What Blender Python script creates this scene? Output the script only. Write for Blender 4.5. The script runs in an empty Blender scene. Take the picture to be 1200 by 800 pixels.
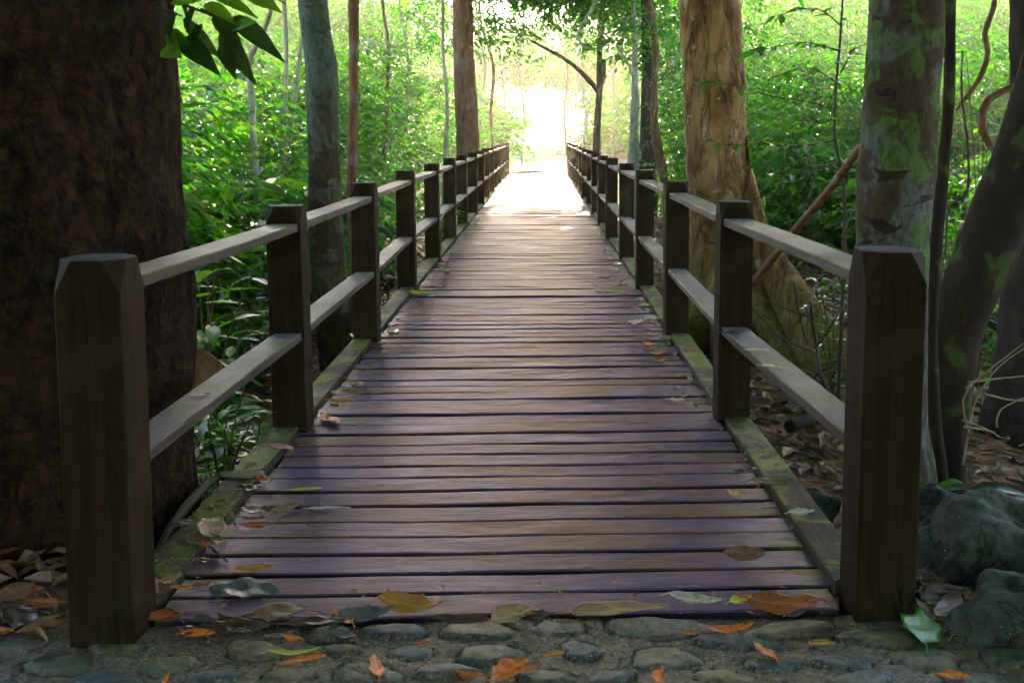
import bpy, bmesh, math, random
import numpy as np
from mathutils import Vector, Matrix, noise, Euler

rng = np.random.default_rng(7)
random.seed(7)
scene = bpy.context.scene
COL = scene.collection
PI = math.pi

# ------------------------------------------------------------------ camera
F, PX0, PY0 = 1250.0, 690.0, 280.0            # focal length and principal point in photo pixels (1200 x 800)
PITCH = math.atan((PY0 - 156) / F)
YAW = math.atan((PX0 - 636) / F)
CAM = Vector((0.1415, 0.0, 1.31))
RM = (Matrix.Rotation(-YAW, 3, 'Z') @ Matrix.Rotation(PI/2 - PITCH, 3, 'X'))
cd = bpy.data.cameras.new('camera')
cam = bpy.data.objects.new('camera', cd)
COL.objects.link(cam)
cam.location = CAM
cam.rotation_euler = RM.to_euler()
cd.sensor_width = 36
cd.lens = 36 * F / 1200
cd.shift_x = (600 - PX0) / 1200
cd.shift_y = (PY0 - 400) / 1200
cd.clip_start, cd.clip_end = 0.05, 2000
scene.camera = cam

def ray(px, py):
    return RM @ Vector(((px - PX0)/F, -(py - PY0)/F, -1))
def at(px, py, d):                       # the point at depth d along the optical axis
    return CAM + ray(px, py) * d
def on(px, py, z):                       # the point where a sight line meets height z
    r = ray(px, py)
    return CAM + r * ((z - CAM.z) / r.z)
def proj(x, y, z):
    x, y, z = np.asarray(x, float) - CAM.x, np.asarray(y, float) - CAM.y, np.asarray(z, float) - CAM.z
    c = RM.transposed()
    u = c[0][0]*x + c[0][1]*y + c[0][2]*z
    v = c[1][0]*x + c[1][1]*y + c[1][2]*z
    w = -(c[2][0]*x + c[2][1]*y + c[2][2]*z)
    w2 = np.where(np.abs(w) < 1e-3, 1e-3, w)
    return PX0 + F*u/w2, PY0 - F*v/w2, w

# ------------------------------------------------------------------ object helpers
def tag(o, label=None, cat=None, group=None, kind=None):
    if label: o['label'] = label
    if cat: o['category'] = cat
    if group: o['group'] = group
    if kind: o['kind'] = kind
    return o
def empty(name, loc, label, cat, group=None):
    o = bpy.data.objects.new(name, None)
    COL.objects.link(o)
    o.empty_display_size = 0.1
    o.location = loc
    return tag(o, label, cat, group)
def link_mesh(name, me, parent=None, loc=None):
    o = bpy.data.objects.new(name, me)
    COL.objects.link(o)
    if parent: o.parent = parent
    if loc is not None: o.location = loc
    return o
def make_mesh(name, verts, faces, mats, midx=None, smooth=True):
    me = bpy.data.meshes.new(name)
    me.from_pydata([tuple(v) for v in verts], [], faces)
    for m in (mats if isinstance(mats, (list, tuple)) else [mats]): me.materials.append(m)
    if midx is not None: me.polygons.foreach_set('material_index', np.asarray(midx, dtype=np.int32))
    if smooth: me.polygons.foreach_set('use_smooth', np.ones(len(me.polygons), dtype=bool))
    me.update()
    return me
def quads_mesh(name, V, Q, mats, midx=None, smooth=False):
    """fast mesh from numpy: V (n,3), Q (m,4)"""
    me = bpy.data.meshes.new(name)
    n, m = len(V), len(Q)
    me.vertices.add(n); me.vertices.foreach_set('co', np.ascontiguousarray(V, dtype=np.float32).ravel())
    me.loops.add(m*4); me.loops.foreach_set('vertex_index', np.ascontiguousarray(Q, dtype=np.int32).ravel())
    me.polygons.add(m)
    me.polygons.foreach_set('loop_start', np.arange(0, m*4, 4, dtype=np.int32))
    for mt in (mats if isinstance(mats, (list, tuple)) else [mats]): me.materials.append(mt)
    if midx is not None: me.polygons.foreach_set('material_index', np.asarray(midx, dtype=np.int32))
    me.polygons.foreach_set('use_smooth', np.full(m, bool(smooth)))
    me.update(calc_edges=True)
    me.validate()
    return me

# ------------------------------------------------------------------ material helpers
class NT:
    def __init__(s, name):
        s.m = bpy.data.materials.new(name); s.m.use_nodes = True
        s.t = s.m.node_tree; s.t.nodes.clear()
        s.out = s.t.nodes.new('ShaderNodeOutputMaterial')
    def n(s, typ, props=None, **ins):
        nd = s.t.nodes.new('ShaderNode' + typ)
        for k, v in (props or {}).items(): setattr(nd, k, v)
        for k, v in ins.items():
            key = k.replace('_', ' ')
            if key not in nd.inputs: key = int(k[1:]) if k[0] == 'i' and k[1:].isdigit() else key
            s.set(nd.inputs[key], v)
        return nd
    def set(s, sock, v):
        if isinstance(v, bpy.types.NodeSocket): s.t.links.new(v, sock)
        elif isinstance(v, bpy.types.Node): s.t.links.new(v.outputs[0], sock)
        else:
            if sock.type == 'RGBA' and len(v) == 3: v = (*v, 1)
            sock.default_value = v
    def ramp(s, fac, stops, interp='LINEAR'):
        nd = s.t.nodes.new('ShaderNodeValToRGB'); nd.color_ramp.interpolation = interp
        el = nd.color_ramp.elements
        while len(el) < len(stops): el.new(0.5)
        for e, (p, c) in zip(el, stops):
            e.position = p
            if not isinstance(c, (tuple, list)): c = (c, c, c)
            e.color = (*c, 1) if len(c) == 3 else c
        s.set(nd.inputs[0], fac)
        return nd.outputs[0]
    def mix(s, fac, a, b, mode='MIX'):
        nd = s.t.nodes.new('ShaderNodeMix'); nd.data_type = 'RGBA'; nd.blend_type = mode
        s.set(nd.inputs[0], fac); s.set(nd.inputs[6], a); s.set(nd.inputs[7], b)
        return nd.outputs[2]
    def math(s, op, a, b=0.0, clamp=False):
        nd = s.t.nodes.new('ShaderNodeMath'); nd.operation = op; nd.use_clamp = clamp
        s.set(nd.inputs[0], a); s.set(nd.inputs[1], b)
        return nd.outputs[0]
    def coords(s, scale=(1, 1, 1), which='Object', rot=(0, 0, 0)):
        tc = s.n('TexCoord')
        mp = s.n('Mapping', Vector=tc.outputs[which], Scale=scale, Rotation=rot)
        return mp.outputs[0]
    def noise(s, vec, scale, detail=4, rough=0.55, dist=0.0):
        return s.n('TexNoise', Vector=vec, Scale=scale, Detail=detail, Roughness=rough, Distortion=dist).outputs[0]
    def bump(s, h, strength=0.5, dist=0.01, normal=None):
        b = s.n('Bump', Height=h, Strength=strength, Distance=dist)
        if normal: s.set(b.inputs['Normal'], normal)
        return b.outputs[0]
    def island(s): return s.n('NewGeometry').outputs['Random Per Island']
    def upness(s):
        g = s.n('NewGeometry'); x = s.n('SeparateXYZ', Vector=g.outputs['Normal'])
        return x.outputs[2]
    def bsdf(s, color, rough=0.6, spec=0.5, normal=None, **kw):
        p = s.n('BsdfPrincipled', Base_Color=color, Roughness=rough, **kw)
        s.set(p.inputs['Specular IOR Level'], spec)
        if normal: s.set(p.inputs['Normal'], normal)
        return p.outputs[0]
    def done(s, sh):
        s.t.links.new(sh, s.out.inputs['Surface']); return s.m

def leaf_material(name, stops, trans, tfac=0.5, rough=0.30, spec=0.6):
    k = NT(name)
    r = k.island()
    c = k.ramp(r, stops)
    r2 = k.math('FRACT', k.math('MULTIPLY', r, 17.31))
    c = k.mix(k.math('MULTIPLY', r2, 0.55), c, (0.35, 0.4, 0.3), 'MULTIPLY')
    tcol = k.mix(0.5, trans, k.mix(r2, trans, (0.30, 0.42, 0.015)))
    a = k.bsdf(c, rough, spec)
    t = k.n('BsdfTranslucent', Color=tcol)
    ms = k.n('MixShader', i0=tfac); k.set(ms.inputs[1], a); k.set(ms.inputs[2], t.outputs[0])
    return k.done(ms.outputs[0])

M = {}
M['leaf_deep'] = leaf_material('deep green leaf', [(0, (.003, .030, .008)), (.5, (.008, .07, .012)), (1, (.02, .11, .008))], (.012, .28, .008), .45, .28)
M['leaf_mid'] = leaf_material('mid green leaf', [(0, (.006, .055, .007)), (.5, (.014, .12, .007)), (1, (.045, .17, .007))], (.035, .42, .004), .52, .30)
M['leaf_bright'] = leaf_material('bright green leaf', [(0, (.03, .15, .01)), (.5, (.06, .22, .01)), (1, (.13, .26, .012))], (.16, .5, .006), .52, .34)
M['leaf_dark'] = leaf_material('dark broad leaf', [(0, (.006, .03, .008)), (1, (.012, .055, .01))], (.012, .10, .006), .25, .3)
LEAFS = [M['leaf_deep'], M['leaf_mid'], M['leaf_bright']]

def wood(name, base, alt, dark, moss, mossamt, rough, axis, weather=None, island=True, streak=26, spec=0.5, algae=None, contrast=1.0):
    """old timber; axis is the direction of its grain"""
    k = NT(name)
    sc = [streak]*3; sc['xyz'.index(axis)] = 1.1
    v = k.coords(sc, 'Object')
    if island:
        off = k.n('CombineXYZ', X=k.math('MULTIPLY', k.island(), 91.0), Y=k.math('MULTIPLY', k.island(), 37.0), Z=0.0)
        v = k.n('VectorMath', {'operation': 'ADD'}, i0=v, i1=off.outputs[0]).outputs[0]
    g = k.noise(v, 1.6, 8, .62, .6)
    c = k.mix(k.ramp(g, [(.36, 0), (.66, 1)]), base, alt)
    fine = k.noise(v, 7.0, 4, .7)
    c = k.mix(k.ramp(fine, [(.30, .8*contrast), (.46, 0)]), c, dark)
    big = k.noise(k.coords((1, 1, 1)), 2.3, 5, .6, .3)
    if island:
        c = k.mix(k.math('MULTIPLY', k.island(), .75), c, k.mix(.5, dark, base))
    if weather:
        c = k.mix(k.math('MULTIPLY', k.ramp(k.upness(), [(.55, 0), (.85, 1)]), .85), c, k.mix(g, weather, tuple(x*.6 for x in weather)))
    if algae:
        c = k.mix(k.ramp(k.noise(k.coords((1, 1, .4)), 5.5, 6, .65), [(.53, 0), (.7, .75)]), c, algae)
    if mossamt:
        mm = k.noise(k.coords((1, 1, 1)), 5.0, 8, .68, .5)
        f = k.ramp(mm, [(.62 - .2*mossamt, 0), (.72 - .2*mossamt, .92)])
        f = k.math('MULTIPLY', f, k.ramp(k.upness(), [(.3, 0), (.8, 1)]))
        mc = k.mix(k.noise(k.coords(), 60, 3), moss, tuple(x*.35 for x in moss))
        c = k.mix(f, c, mc)
    spots = k.noise(k.coords(), 70, 3, .6)
    c = k.mix(k.ramp(spots, [(.70, 0), (.76, .35)]), c, (.20, .18, .14))
    cs = [9]*3; cs['xyz'.index(axis)] = .5
    crk = k.math('ABSOLUTE', k.math('SUBTRACT', k.noise(k.coords(cs), 3.0, 5, .6, .4), .5))
    cmask = k.ramp(k.noise(k.coords(), 4, 3), [(.5, 0), (.6, 1)])
    crack = k.math('MULTIPLY', k.ramp(crk, [(0, 1), (.012, 0)]), cmask)
    c = k.mix(k.math('MULTIPLY', crack, .85), c, (.004, .003, .002))
    worn = k.noise(k.coords((1, 1, 1)), 3.0, 6, .65, .8)
    c = k.mix(k.ramp(worn, [(.50, 0), (.66, .45)]), c, k.mix(.5, c, (.11, .075, .045)))
    rr = k.n('MapRange', Value=big, i1=.3, i2=.7, i3=rough - .1, i4=rough + .14).outputs[0]
    h = k.math('SUBTRACT', k.math('ADD', k.math('MULTIPLY', g, .7), k.math('MULTIPLY', fine, .5)), k.math('MULTIPLY', crack, 1.2))
    return k.done(k.bsdf(c, rr, spec, k.bump(h, .85, .005)))

def deck_material():
    k = NT('wet old deck boards')
    isl = k.island()
    off = k.n('CombineXYZ', X=k.math('MULTIPLY', isl, 71.0), Y=k.math('MULTIPLY', isl, 37.0), Z=0.0).outputs[0]
    v = k.n('VectorMath', {'operation': 'ADD'}, i0=k.coords((1.2, 34, 34)), i1=off).outputs[0]
    g = k.noise(v, 1.5, 8, .62, .5)
    grey = k.mix(g, (.064, .028, .074), (.225, .115, .245))
    brown = k.mix(g, (.11, .037, .008), (.36, .14, .032))
    pv = k.n('VectorMath', {'operation': 'ADD'}, i0=k.coords((1.1, 3.2, 1)), i1=k.n('VectorMath', {'operation': 'SCALE'}, i0=off, Scale=.02).outputs[0]).outputs[0]
    patch = k.noise(pv, 1.35, 6, .62, .4)
    c = k.mix(k.ramp(patch, [(.45, 0), (.60, .9)]), grey, brown)
    c = k.mix(k.math('MULTIPLY', k.math('FRACT', k.math('MULTIPLY', isl, 13.7)), .6), c, k.mix(.6, c, (.02, .016, .016)))
    fine = k.noise(v, 8, 3, .7)
    c = k.mix(k.ramp(fine, [(.30, .85), (.44, 0)]), c, (.018, .013, .011))
    c = k.mix(k.ramp(k.upness(), [(.35, .9), (.7, 0)]), c, (.006, .004, .004))  # board sides painted near-black to stand in for shade in the gaps
    scr = k.noise(k.coords((2.2, 120, 30)), 1.3, 3, .7)
    c = k.mix(k.ramp(scr, [(.36, .75), (.47, 0)]), c, k.mix(.75, c, (.01, .007, .008)))
    c = k.mix(k.ramp(k.noise(k.coords((1, 2.4, 1)), 3.1, 7, .7), [(.34, .7), (.52, 0)]), c, k.mix(.6, c, (.02, .012, .022)))
    # moss at the board ends
    x = k.n('SeparateXYZ', Vector=k.coords()).outputs[0]
    ax = k.math('ABSOLUTE', x)
    edge = k.ramp(ax, [(.70, 0), (.95, 1)])
    mm = k.noise(k.coords((1, 1, 1)), 9, 7, .65)
    mf = k.math('MULTIPLY', k.ramp(mm, [(.5, 0), (.62, .8)]), edge)
    c = k.mix(mf, c, (.12, .17, .035))
    spots = k.noise(k.coords(), 80, 2, .5)
    c = k.mix(k.ramp(spots, [(.72, 0), (.76, .7)]), c, (.3, .28, .26))
    rr = k.math('ADD', k.math('MULTIPLY', patch, .26), .32)
    rr = k.math('ADD', rr, k.math('MULTIPLY', g, .10))
    h = k.math('ADD', k.math('MULTIPLY', g, .8), k.math('MULTIPLY', fine, .4))
    wv = k.noise(k.coords((2, 6, 1)), 2.5, 3)
    nrm = k.bump(h, .5, .0035, k.bump(wv, .35, .02))
    return k.done(k.bsdf(c, rr, .34, nrm, Specular_Tint=(.95, .78, 1, 1)))
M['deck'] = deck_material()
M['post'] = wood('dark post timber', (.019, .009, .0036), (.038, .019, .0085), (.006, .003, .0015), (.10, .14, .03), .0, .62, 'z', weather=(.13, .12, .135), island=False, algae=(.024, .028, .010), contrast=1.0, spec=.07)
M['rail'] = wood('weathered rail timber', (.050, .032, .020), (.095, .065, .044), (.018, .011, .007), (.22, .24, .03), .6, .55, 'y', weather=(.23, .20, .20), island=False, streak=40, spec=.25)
M['kerb'] = wood('mossy kerb timber', (.045, .036, .026), (.085, .07, .05), (.015, .012, .009), (.22, .25, .016), .80, .65, 'y', island=True, streak=30, spec=.15)
M['beam'] = wood('under timber', (.05, .04, .03), (.09, .07, .055), (.02, .015, .012), (.06, .08, .02), .2, .8, 'z', island=False)

def bark(name, kind):
    k = NT(name)
    if kind == 'fissured':
        v = k.coords((1, 1, .38))
        wp = k.n('VectorMath', {'operation': 'SCALE'}, i0=k.n('TexNoise', Vector=k.coords(), Scale=7.0, Detail=5).outputs[1], Scale=.11).outputs[0]
        w = k.n('VectorMath', {'operation': 'ADD'}, i0=v, i1=wp).outputs[0]
        r1 = k.math('ABSOLUTE', k.math('SUBTRACT', k.noise(w, 11, 5, .6), .5))      # long vertical fissures
        hv = k.n('VectorMath', {'operation': 'ADD'}, i0=k.coords((.6, .6, 2.6)), i1=wp).outputs[0]
        r2 = k.math('ABSOLUTE', k.math('SUBTRACT', k.noise(hv, 8, 5, .62), .5))     # cross cracks
        n = k.noise(k.coords((1, 1, .8)), 22, 8, .72)
        c = k.mix(k.ramp(n, [(.38, 0), (.64, 1)]), (.006, .0027, .0012), (.062, .027, .011))
        c = k.mix(k.ramp(k.noise(v, 3.0, 5), [(.48, 0), (.72, .6)]), c, (.075, .038, .018))
        msk = k.ramp(k.noise(k.coords((1, 1, .6)), 3.3, 4), [(.40, .1), (.62, 1)])
        c = k.mix(k.math('MULTIPLY', msk, k.ramp(r1, [(0, .8), (.045, 0)])), c, (.004, .0025, .002))
        c = k.mix(k.math('MULTIPLY', msk, k.ramp(r2, [(0, .6), (.028, 0)])), c, (.005, .003, .002))
        c = k.mix(k.ramp(k.noise(k.coords(), 7, 5), [(.64, 0), (.72, .5)]), c, (.03, .06, .02))
        h = k.math('ADD', k.math('ADD', k.ramp(r1, [(0, 0), (.07, .8), (1, 1)]), k.math('MULTIPLY', k.ramp(r2, [(0, 0), (.05, 1)]), .3)), k.math('MULTIPLY', n, .6))
        return k.done(k.bsdf(c, .85, .12, k.bump(h, 1.0, .022)))
    if kind in ('mottled', 'mottled_dim'):
        v = k.coords((1, 1, .75))
        n1 = k.noise(v, 3.2, 6, .62, .8); n2 = k.noise(k.coords((1.1, 1.1, .9), rot=(1, 0, 2)), 4.1, 7, .64, 1.0)
        n3 = k.noise(k.coords((1, 1, 2.0), rot=(0, 0, 1)), 5.2, 5, .6, .6)
        c = k.mix(k.noise(k.coords((1, 1, .3)), 14, 6, .7), (.035, .020, .011), (.10, .062, .035))
        pale = k.mix(k.noise(v, 22, 6, .7), (.05, .06, .045), (.21, .23, .20))
        green = k.mix(k.noise(v, 25, 6, .7), (.04, .10, .02), (.15, .25, .06))
        if kind == 'mottled':
            c = k.mix(k.ramp(n1, [(.48, 0), (.57, .85)]), c, pale)
            c = k.mix(k.ramp(n2, [(.51, 0), (.57, .9)]), c, green)
            c = k.mix(k.ramp(n3, [(.60, 0), (.63, .9)]), c, (.02, .012, .008))
        else:
            z = k.n('SeparateXYZ', Vector=k.coords()).outputs[2]
            c = k.mix(k.ramp(n1, [(.50, 0), (.54, .6)]), c, k.mix(.5, pale, (.15, .17, .10)))
            up = k.ramp(k.math('MULTIPLY', z, .2), [(.36, 0), (.50, .75)])
            c = k.mix(k.math('MULTIPLY', up, k.ramp(n2, [(.38, 0), (.46, 1)])), c, k.mix(n3, (.04, .09, .06), (.16, .24, .18)))
            c = k.mix(k.ramp(n2, [(.60, 0), (.625, .9)]), c, green)
            c = k.mix(k.ramp(n3, [(.60, 0), (.64, .8)]), c, (.035, .024, .016))
        rg = k.noise(k.coords((1, 1, .5)), 34, 7, .72)
        c = k.mix(k.ramp(rg, [(.38, .8), (.52, 0)]), c, k.mix(.75, c, (.012, .008, .005)))
        h = k.math('ADD', k.math('MULTIPLY', n1, .6), rg)
        return k.done(k.bsdf(c, .8, .15, k.bump(h, .7, .012)))
    if kind == 'golden':
        v = k.coords((1, 1, .35))
        n1 = k.noise(v, 5, 8, .68, .6)
        c = k.ramp(n1, [(.30, (.07, .028, .009)), (.44, (.25, .12, .036)), (.58, (.42, .25, .085)), (.74, (.5, .38, .18))])
        c = k.mix(k.ramp(k.noise(k.coords((1, 1, .5)), 2.2, 6, .6, 1), [(.52, 0), (.66, .75)]), c, (.16, .075, .03))
        c = k.mix(k.ramp(k.noise(k.coords((1, 1, 1.5)), 9, 5), [(.62, 0), (.68, .7)]), c, (.42, .40, .30))
        cr = k.math('ABSOLUTE', k.math('SUBTRACT', k.noise(k.coords((1, 1, .22)), 7, 6, .6, .5), .5))
        c = k.mix(k.ramp(cr, [(0, .8), (.02, 0)]), c, (.06, .03, .015))
        zz = k.n('SeparateXYZ', Vector=k.coords()).outputs[2]
        c = k.mix(k.math('MULTIPLY', k.ramp(zz, [(.2, .8), (.95, 0)]), k.ramp(k.noise(k.coords(), 4, 7, .68), [(.44, 0), (.56, 1)])), c, (.16, .20, .025))
        h = k.math('ADD', k.math('ADD', n1, k.ramp(cr, [(0, 0), (.05, .6)])), k.math('MULTIPLY', k.noise(v, 30, 5, .7), .7))
        return k.done(k.bsdf(c, .8, .15, k.bump(h, 1.0, .03)))
    if kind == 'mossy_dark':
        v = k.coords((1, 1, .5))
        n1 = k.noise(v, 14, 7, .7)
        c = k.mix(n1, (.012, .008, .006), (.045, .028, .019))
        c = k.mix(k.ramp(k.noise(k.coords((1, 1, .8)), 5.5, 3, .45), [(.56, 0), (.61, .8)]), c, k.mix(n1, (.03, .06, .012), (.085, .13, .035)))
        return k.done(k.bsdf(c, .85, .12, k.bump(n1, .8, .012)))
    if kind == 'brown':
        v = k.coords((1, 1, .22))
        n1 = k.noise(v, 16, 7, .7)
        c = k.ramp(n1, [(.3, (.075, .030, .012)), (.55, (.22, .10, .04)), (.75, (.32, .18, .09))])
        c = k.mix(k.ramp(k.noise(k.coords(), 3.5, 5), [(.54, 0), (.66, .6)]), c, (.26, .24, .18))
        return k.done(k.bsdf(c, .8, .3, k.bump(n1, .7, .01)))
    if kind == 'pale':
        v = k.coords((1, 1, .5))
        n1 = k.noise(v, 12, 6, .65)
        c = k.ramp(n1, [(.3, (.16, .17, .09)), (.5, (.36, .35, .22)), (.7, (.5, .5, .38))])
        c = k.mix(k.ramp(k.noise(k.coords((1, 1, 3)), 9, 4), [(.58, 0), (.64, .7)]), c, (.09, .08, .05))
        return k.done(k.bsdf(c, .7, .3, k.bump(n1, .5, .006)))
    if kind == 'grey':
        n1 = k.noise(k.coords((1, 1, .3)), 14, 7, .7)
        c = k.ramp(n1, [(.3, (.016, .011, .009)), (.7, (.065, .050, .040))])
        return k.done(k.bsdf(c, .85, .12, k.bump(n1, .7, .01)))
for kd in ('fissured', 'mottled', 'mottled_dim', 'golden', 'mossy_dark', 'brown', 'pale', 'grey'):
    M[kd] = bark(kd + ' bark', kd)

def stem_mat(name, a, b):
    k = NT(name); n1 = k.noise(k.coords((1, 1, .4)), 30, 4)
    return k.done(k.bsdf(k.mix(n1, a, b), .7, .3))
M['stem'] = stem_mat('green brown stem', (.05, .045, .02), (.14, .12, .05))
M['twig'] = stem_mat('dark twig', (.03, .018, .012), (.09, .055, .035))
M['twig_pale'] = stem_mat('dry pale twig', (.20, .13, .07), (.34, .25, .15))

def ground_material():
    k = NT('forest floor')
    v = k.coords()
    vo = k.n('TexVoronoi', Vector=v, Scale=16.0); 
    vcol = vo.outputs['Color']
    sep = k.n('SeparateColor', Color=vcol).outputs[0]
    c = k.ramp(sep, [(0, (.06, .026, .012)), (.35, (.20, .075, .028)), (.6, (.32, .14, .055)), (.85, (.38, .22, .11)), (1, (.11, .06, .035))])
    n = k.noise(v, 3.0, 8, .65)
    c = k.mix(k.ramp(n, [(.4, .75), (.62, 0)]), c, (.035, .024, .015))
    h = k.math('ADD', k.math('MULTIPLY', vo.outputs['Distance'], 1.2), k.noise(v, 40, 5))
    return k.done(k.bsdf(c, .8, .25, k.bump(h, .9, .02)))
M['ground'] = ground_material()

def litter_material(name, stops, rough=.55):
    k = NT(name)
    c = k.ramp(k.island(), stops)
    c = k.mix(k.ramp(k.noise(k.coords(), 60, 3), [(.45, 0), (.7, .5)]), c, (.03, .018, .01))
    a = k.bsdf(c, rough, .4)
    return k.done(a)
M['litter'] = litter_material('dry leaf litter', [(0, (.06, .027, .012)), (.25, (.18, .065, .022)), (.5, (.32, .13, .045)), (.75, (.40, .23, .11)), (.92, (.20, .15, .10)), (1, (.38, .13, .02))])

def fallen_mat(name, a, b, spot, rough=.42):
    k = NT(name)
    v = k.coords()
    n = k.noise(v, 22, 6, .65)
    c = k.mix(k.ramp(n, [(.35, 0), (.68, 1)]), a, b)
    c = k.mix(k.ramp(k.noise(v, 75, 3), [(.60, 0), (.68, .75)]), c, spot)
    y = k.math('ABSOLUTE', k.n('SeparateXYZ', Vector=v).outputs[1])
    c = k.mix(k.ramp(y, [(.0008, .55), (.0022, 0)]), c, tuple(min(1, x*1.8) for x in a))
    wv = k.n('TexWave', {'wave_type': 'BANDS', 'bands_direction': 'X'}, Vector=v, Scale=26.0, Distortion=1.5).outputs[1]
    return k.done(k.bsdf(c, rough, .45, k.bump(k.math('ADD', k.math('MULTIPLY', wv, .15), n), .4, .0015)))
FM = {
    'yellow': fallen_mat('yellow fallen leaf', (.48, .43, .035), (.30, .34, .03), (.10, .08, .02)),
    'ochre': fallen_mat('ochre fallen leaf', (.40, .20, .035), (.42, .13, .02), (.12, .05, .015)),
    'tan': fallen_mat('tan fallen leaf', (.40, .25, .12), (.30, .15, .06), (.09, .05, .025)),
    'brown': fallen_mat('brown fallen leaf', (.16, .085, .045), (.25, .13, .065), (.04, .022, .013)),
    'dark': fallen_mat('dark wet fallen leaf', (.06, .034, .022), (.11, .055, .032), (.02, .012, .009), .3),
    'rust': fallen_mat('rust fallen leaf', (.40, .11, .022), (.26, .065, .018), (.06, .02, .01)),
    'orange': fallen_mat('orange fallen leaf', (.72, .17, .02), (.5, .10, .014), (.15, .04, .01)),
    'grey': fallen_mat('grey wet fallen leaf', (.085, .078, .074), (.14, .125, .115), (.03, .028, .025), .3),
    'pale': fallen_mat('pale fallen leaf', (.5, .44, .33), (.38, .32, .22), (.16, .12, .07)),
    'green': fallen_mat('green fallen leaf', (.05, .22, .03), (.10, .28, .03), (.02, .06, .01)),
}

def stone_mats():
    k = NT('mortar with grit')
    v = k.coords()
    c = k.mix(k.noise(v, 9, 6, .65), (.065, .05, .03), (.25, .175, .09))
    c = k.mix(k.ramp(k.noise(v, 95, 3), [(.56, 0), (.64, .85)]), c, (.36, .31, .22))
    c = k.mix(k.ramp(k.noise(v, 45, 5, .7), [(.36, .8), (.5, 0)]), c, (.018, .016, .012))
    c = k.mix(k.ramp(k.noise(v, 4, 6), [(.52, 0), (.66, .55)]), c, (.03, .055, .02))
    h = k.math('ADD', k.noise(v, 120, 4, .7), k.noise(v, 30, 4))
    mortar = k.done(k.bsdf(c, .55, .5, k.bump(h, .8, .006)))
    k = NT('set cobble stone')
    v = k.coords()
    a = k.n('Attribute', {'attribute_name': 'tone'}).outputs['Fac']
    c = k.ramp(a, [(0, (.075, .085, .09)), (.35, (.14, .14, .125)), (.6, (.21, .18, .12)), (.8, (.11, .12, .06)), (1, (.26, .18, .09))])
    n = k.noise(v, 28, 7, .7)
    c = k.mix(k.ramp(n, [(.38, .85), (.56, 0)]), c, (.016, .02, .02))
    c = k.mix(k.ramp(k.noise(v, 6, 5), [(.55, 0), (.68, .55)]), c, (.05, .085, .025))
    c = k.mix(k.ramp(k.noise(v, 110, 2), [(.68, 0), (.72, .8)]), c, (.38, .37, .34))
    st = k.done(k.bsdf(c, k.math('ADD', k.math('MULTIPLY', n, .4), .22), .4, k.bump(k.math('ADD', n, k.noise(v, 90, 4, .7)), .8, .006)))
    k = NT('mossy rock')
    v = k.coords()
    n = k.noise(v, 11, 12, .74)
    c = k.mix(k.ramp(n, [(.36, 0), (.64, 1)]), (.010, .014, .012), (.095, .105, .078))
    fr = k.math('ABSOLUTE', k.math('SUBTRACT', k.noise(v, 4.5, 5, .55, .8), .5))
    c = k.mix(k.ramp(fr, [(0, .9), (.014, 0)]), c, (.005, .006, .005))
    mf = k.math('MULTIPLY', k.ramp(k.noise(v, 5, 7, .65), [(.48, 0), (.66, .8)]), k.ramp(k.upness(), [(.1, .25), (.75, 1)]))
    c = k.mix(mf, c, k.mix(k.noise(v, 70, 3), (.025, .06, .012), (.08, .14, .02)))
    c = k.mix(k.ramp(k.noise(v, 70, 2), [(.72, 0), (.76, .8)]), c, (.4, .42, .4))
    rk = k.done(k.bsdf(c, .8, .12, k.bump(k.math('ADD', n, k.math('MULTIPLY', k.noise(v, 60, 4), .4)), .8, .015)))
    return mortar, st, rk
M['mortar'], M['stone'], M['rock'] = stone_mats()
def sand_material():
    k = NT('pale sandy path')
    v = k.coords(); n = k.noise(v, 6, 7, .65)
    c = k.mix(n, (.40, .32, .21), (.58, .49, .35))
    c = k.mix(k.ramp(k.noise(v, 40, 3), [(.6, 0), (.7, .6)]), c, (.18, .10, .05))
    return k.done(k.bsdf(c, .85, .2, k.bump(n, .6, .02)))
M['sand'] = sand_material()

# ------------------------------------------------------------------ terrain
def sstep(a, b, x):
    t = np.clip((np.asarray(x, float) - a)/(b - a), 0, 1); return t*t*(3 - 2*t)
def gz(x, y):
    """height of the forest floor"""
    x = np.asarray(x, float); y = np.asarray(y, float)
    dip = -0.58*sstep(3.0, 5.2, y)*(1 - sstep(30, 36, y))
    side = np.abs(x)
    bank = np.where(x < 0, .75*sstep(2.0, 9.5, side) + 1.0*sstep(8, 20, side), .62*sstep(2.2, 7.5, side) + .6*sstep(7, 20, side))
    bank = bank*sstep(4.0, 11.0, y)
    far = .25*sstep(40, 60, y)
    wob = .06*np.sin(x*1.7 + y*.6) + .05*np.sin(y*1.3 - x*.9)
    wob = wob*sstep(3.2, 6, y)*(1 - np.exp(-((np.abs(x))/1.0)**2)*0)
    return -.05 + dip + bank + far + wob

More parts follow.
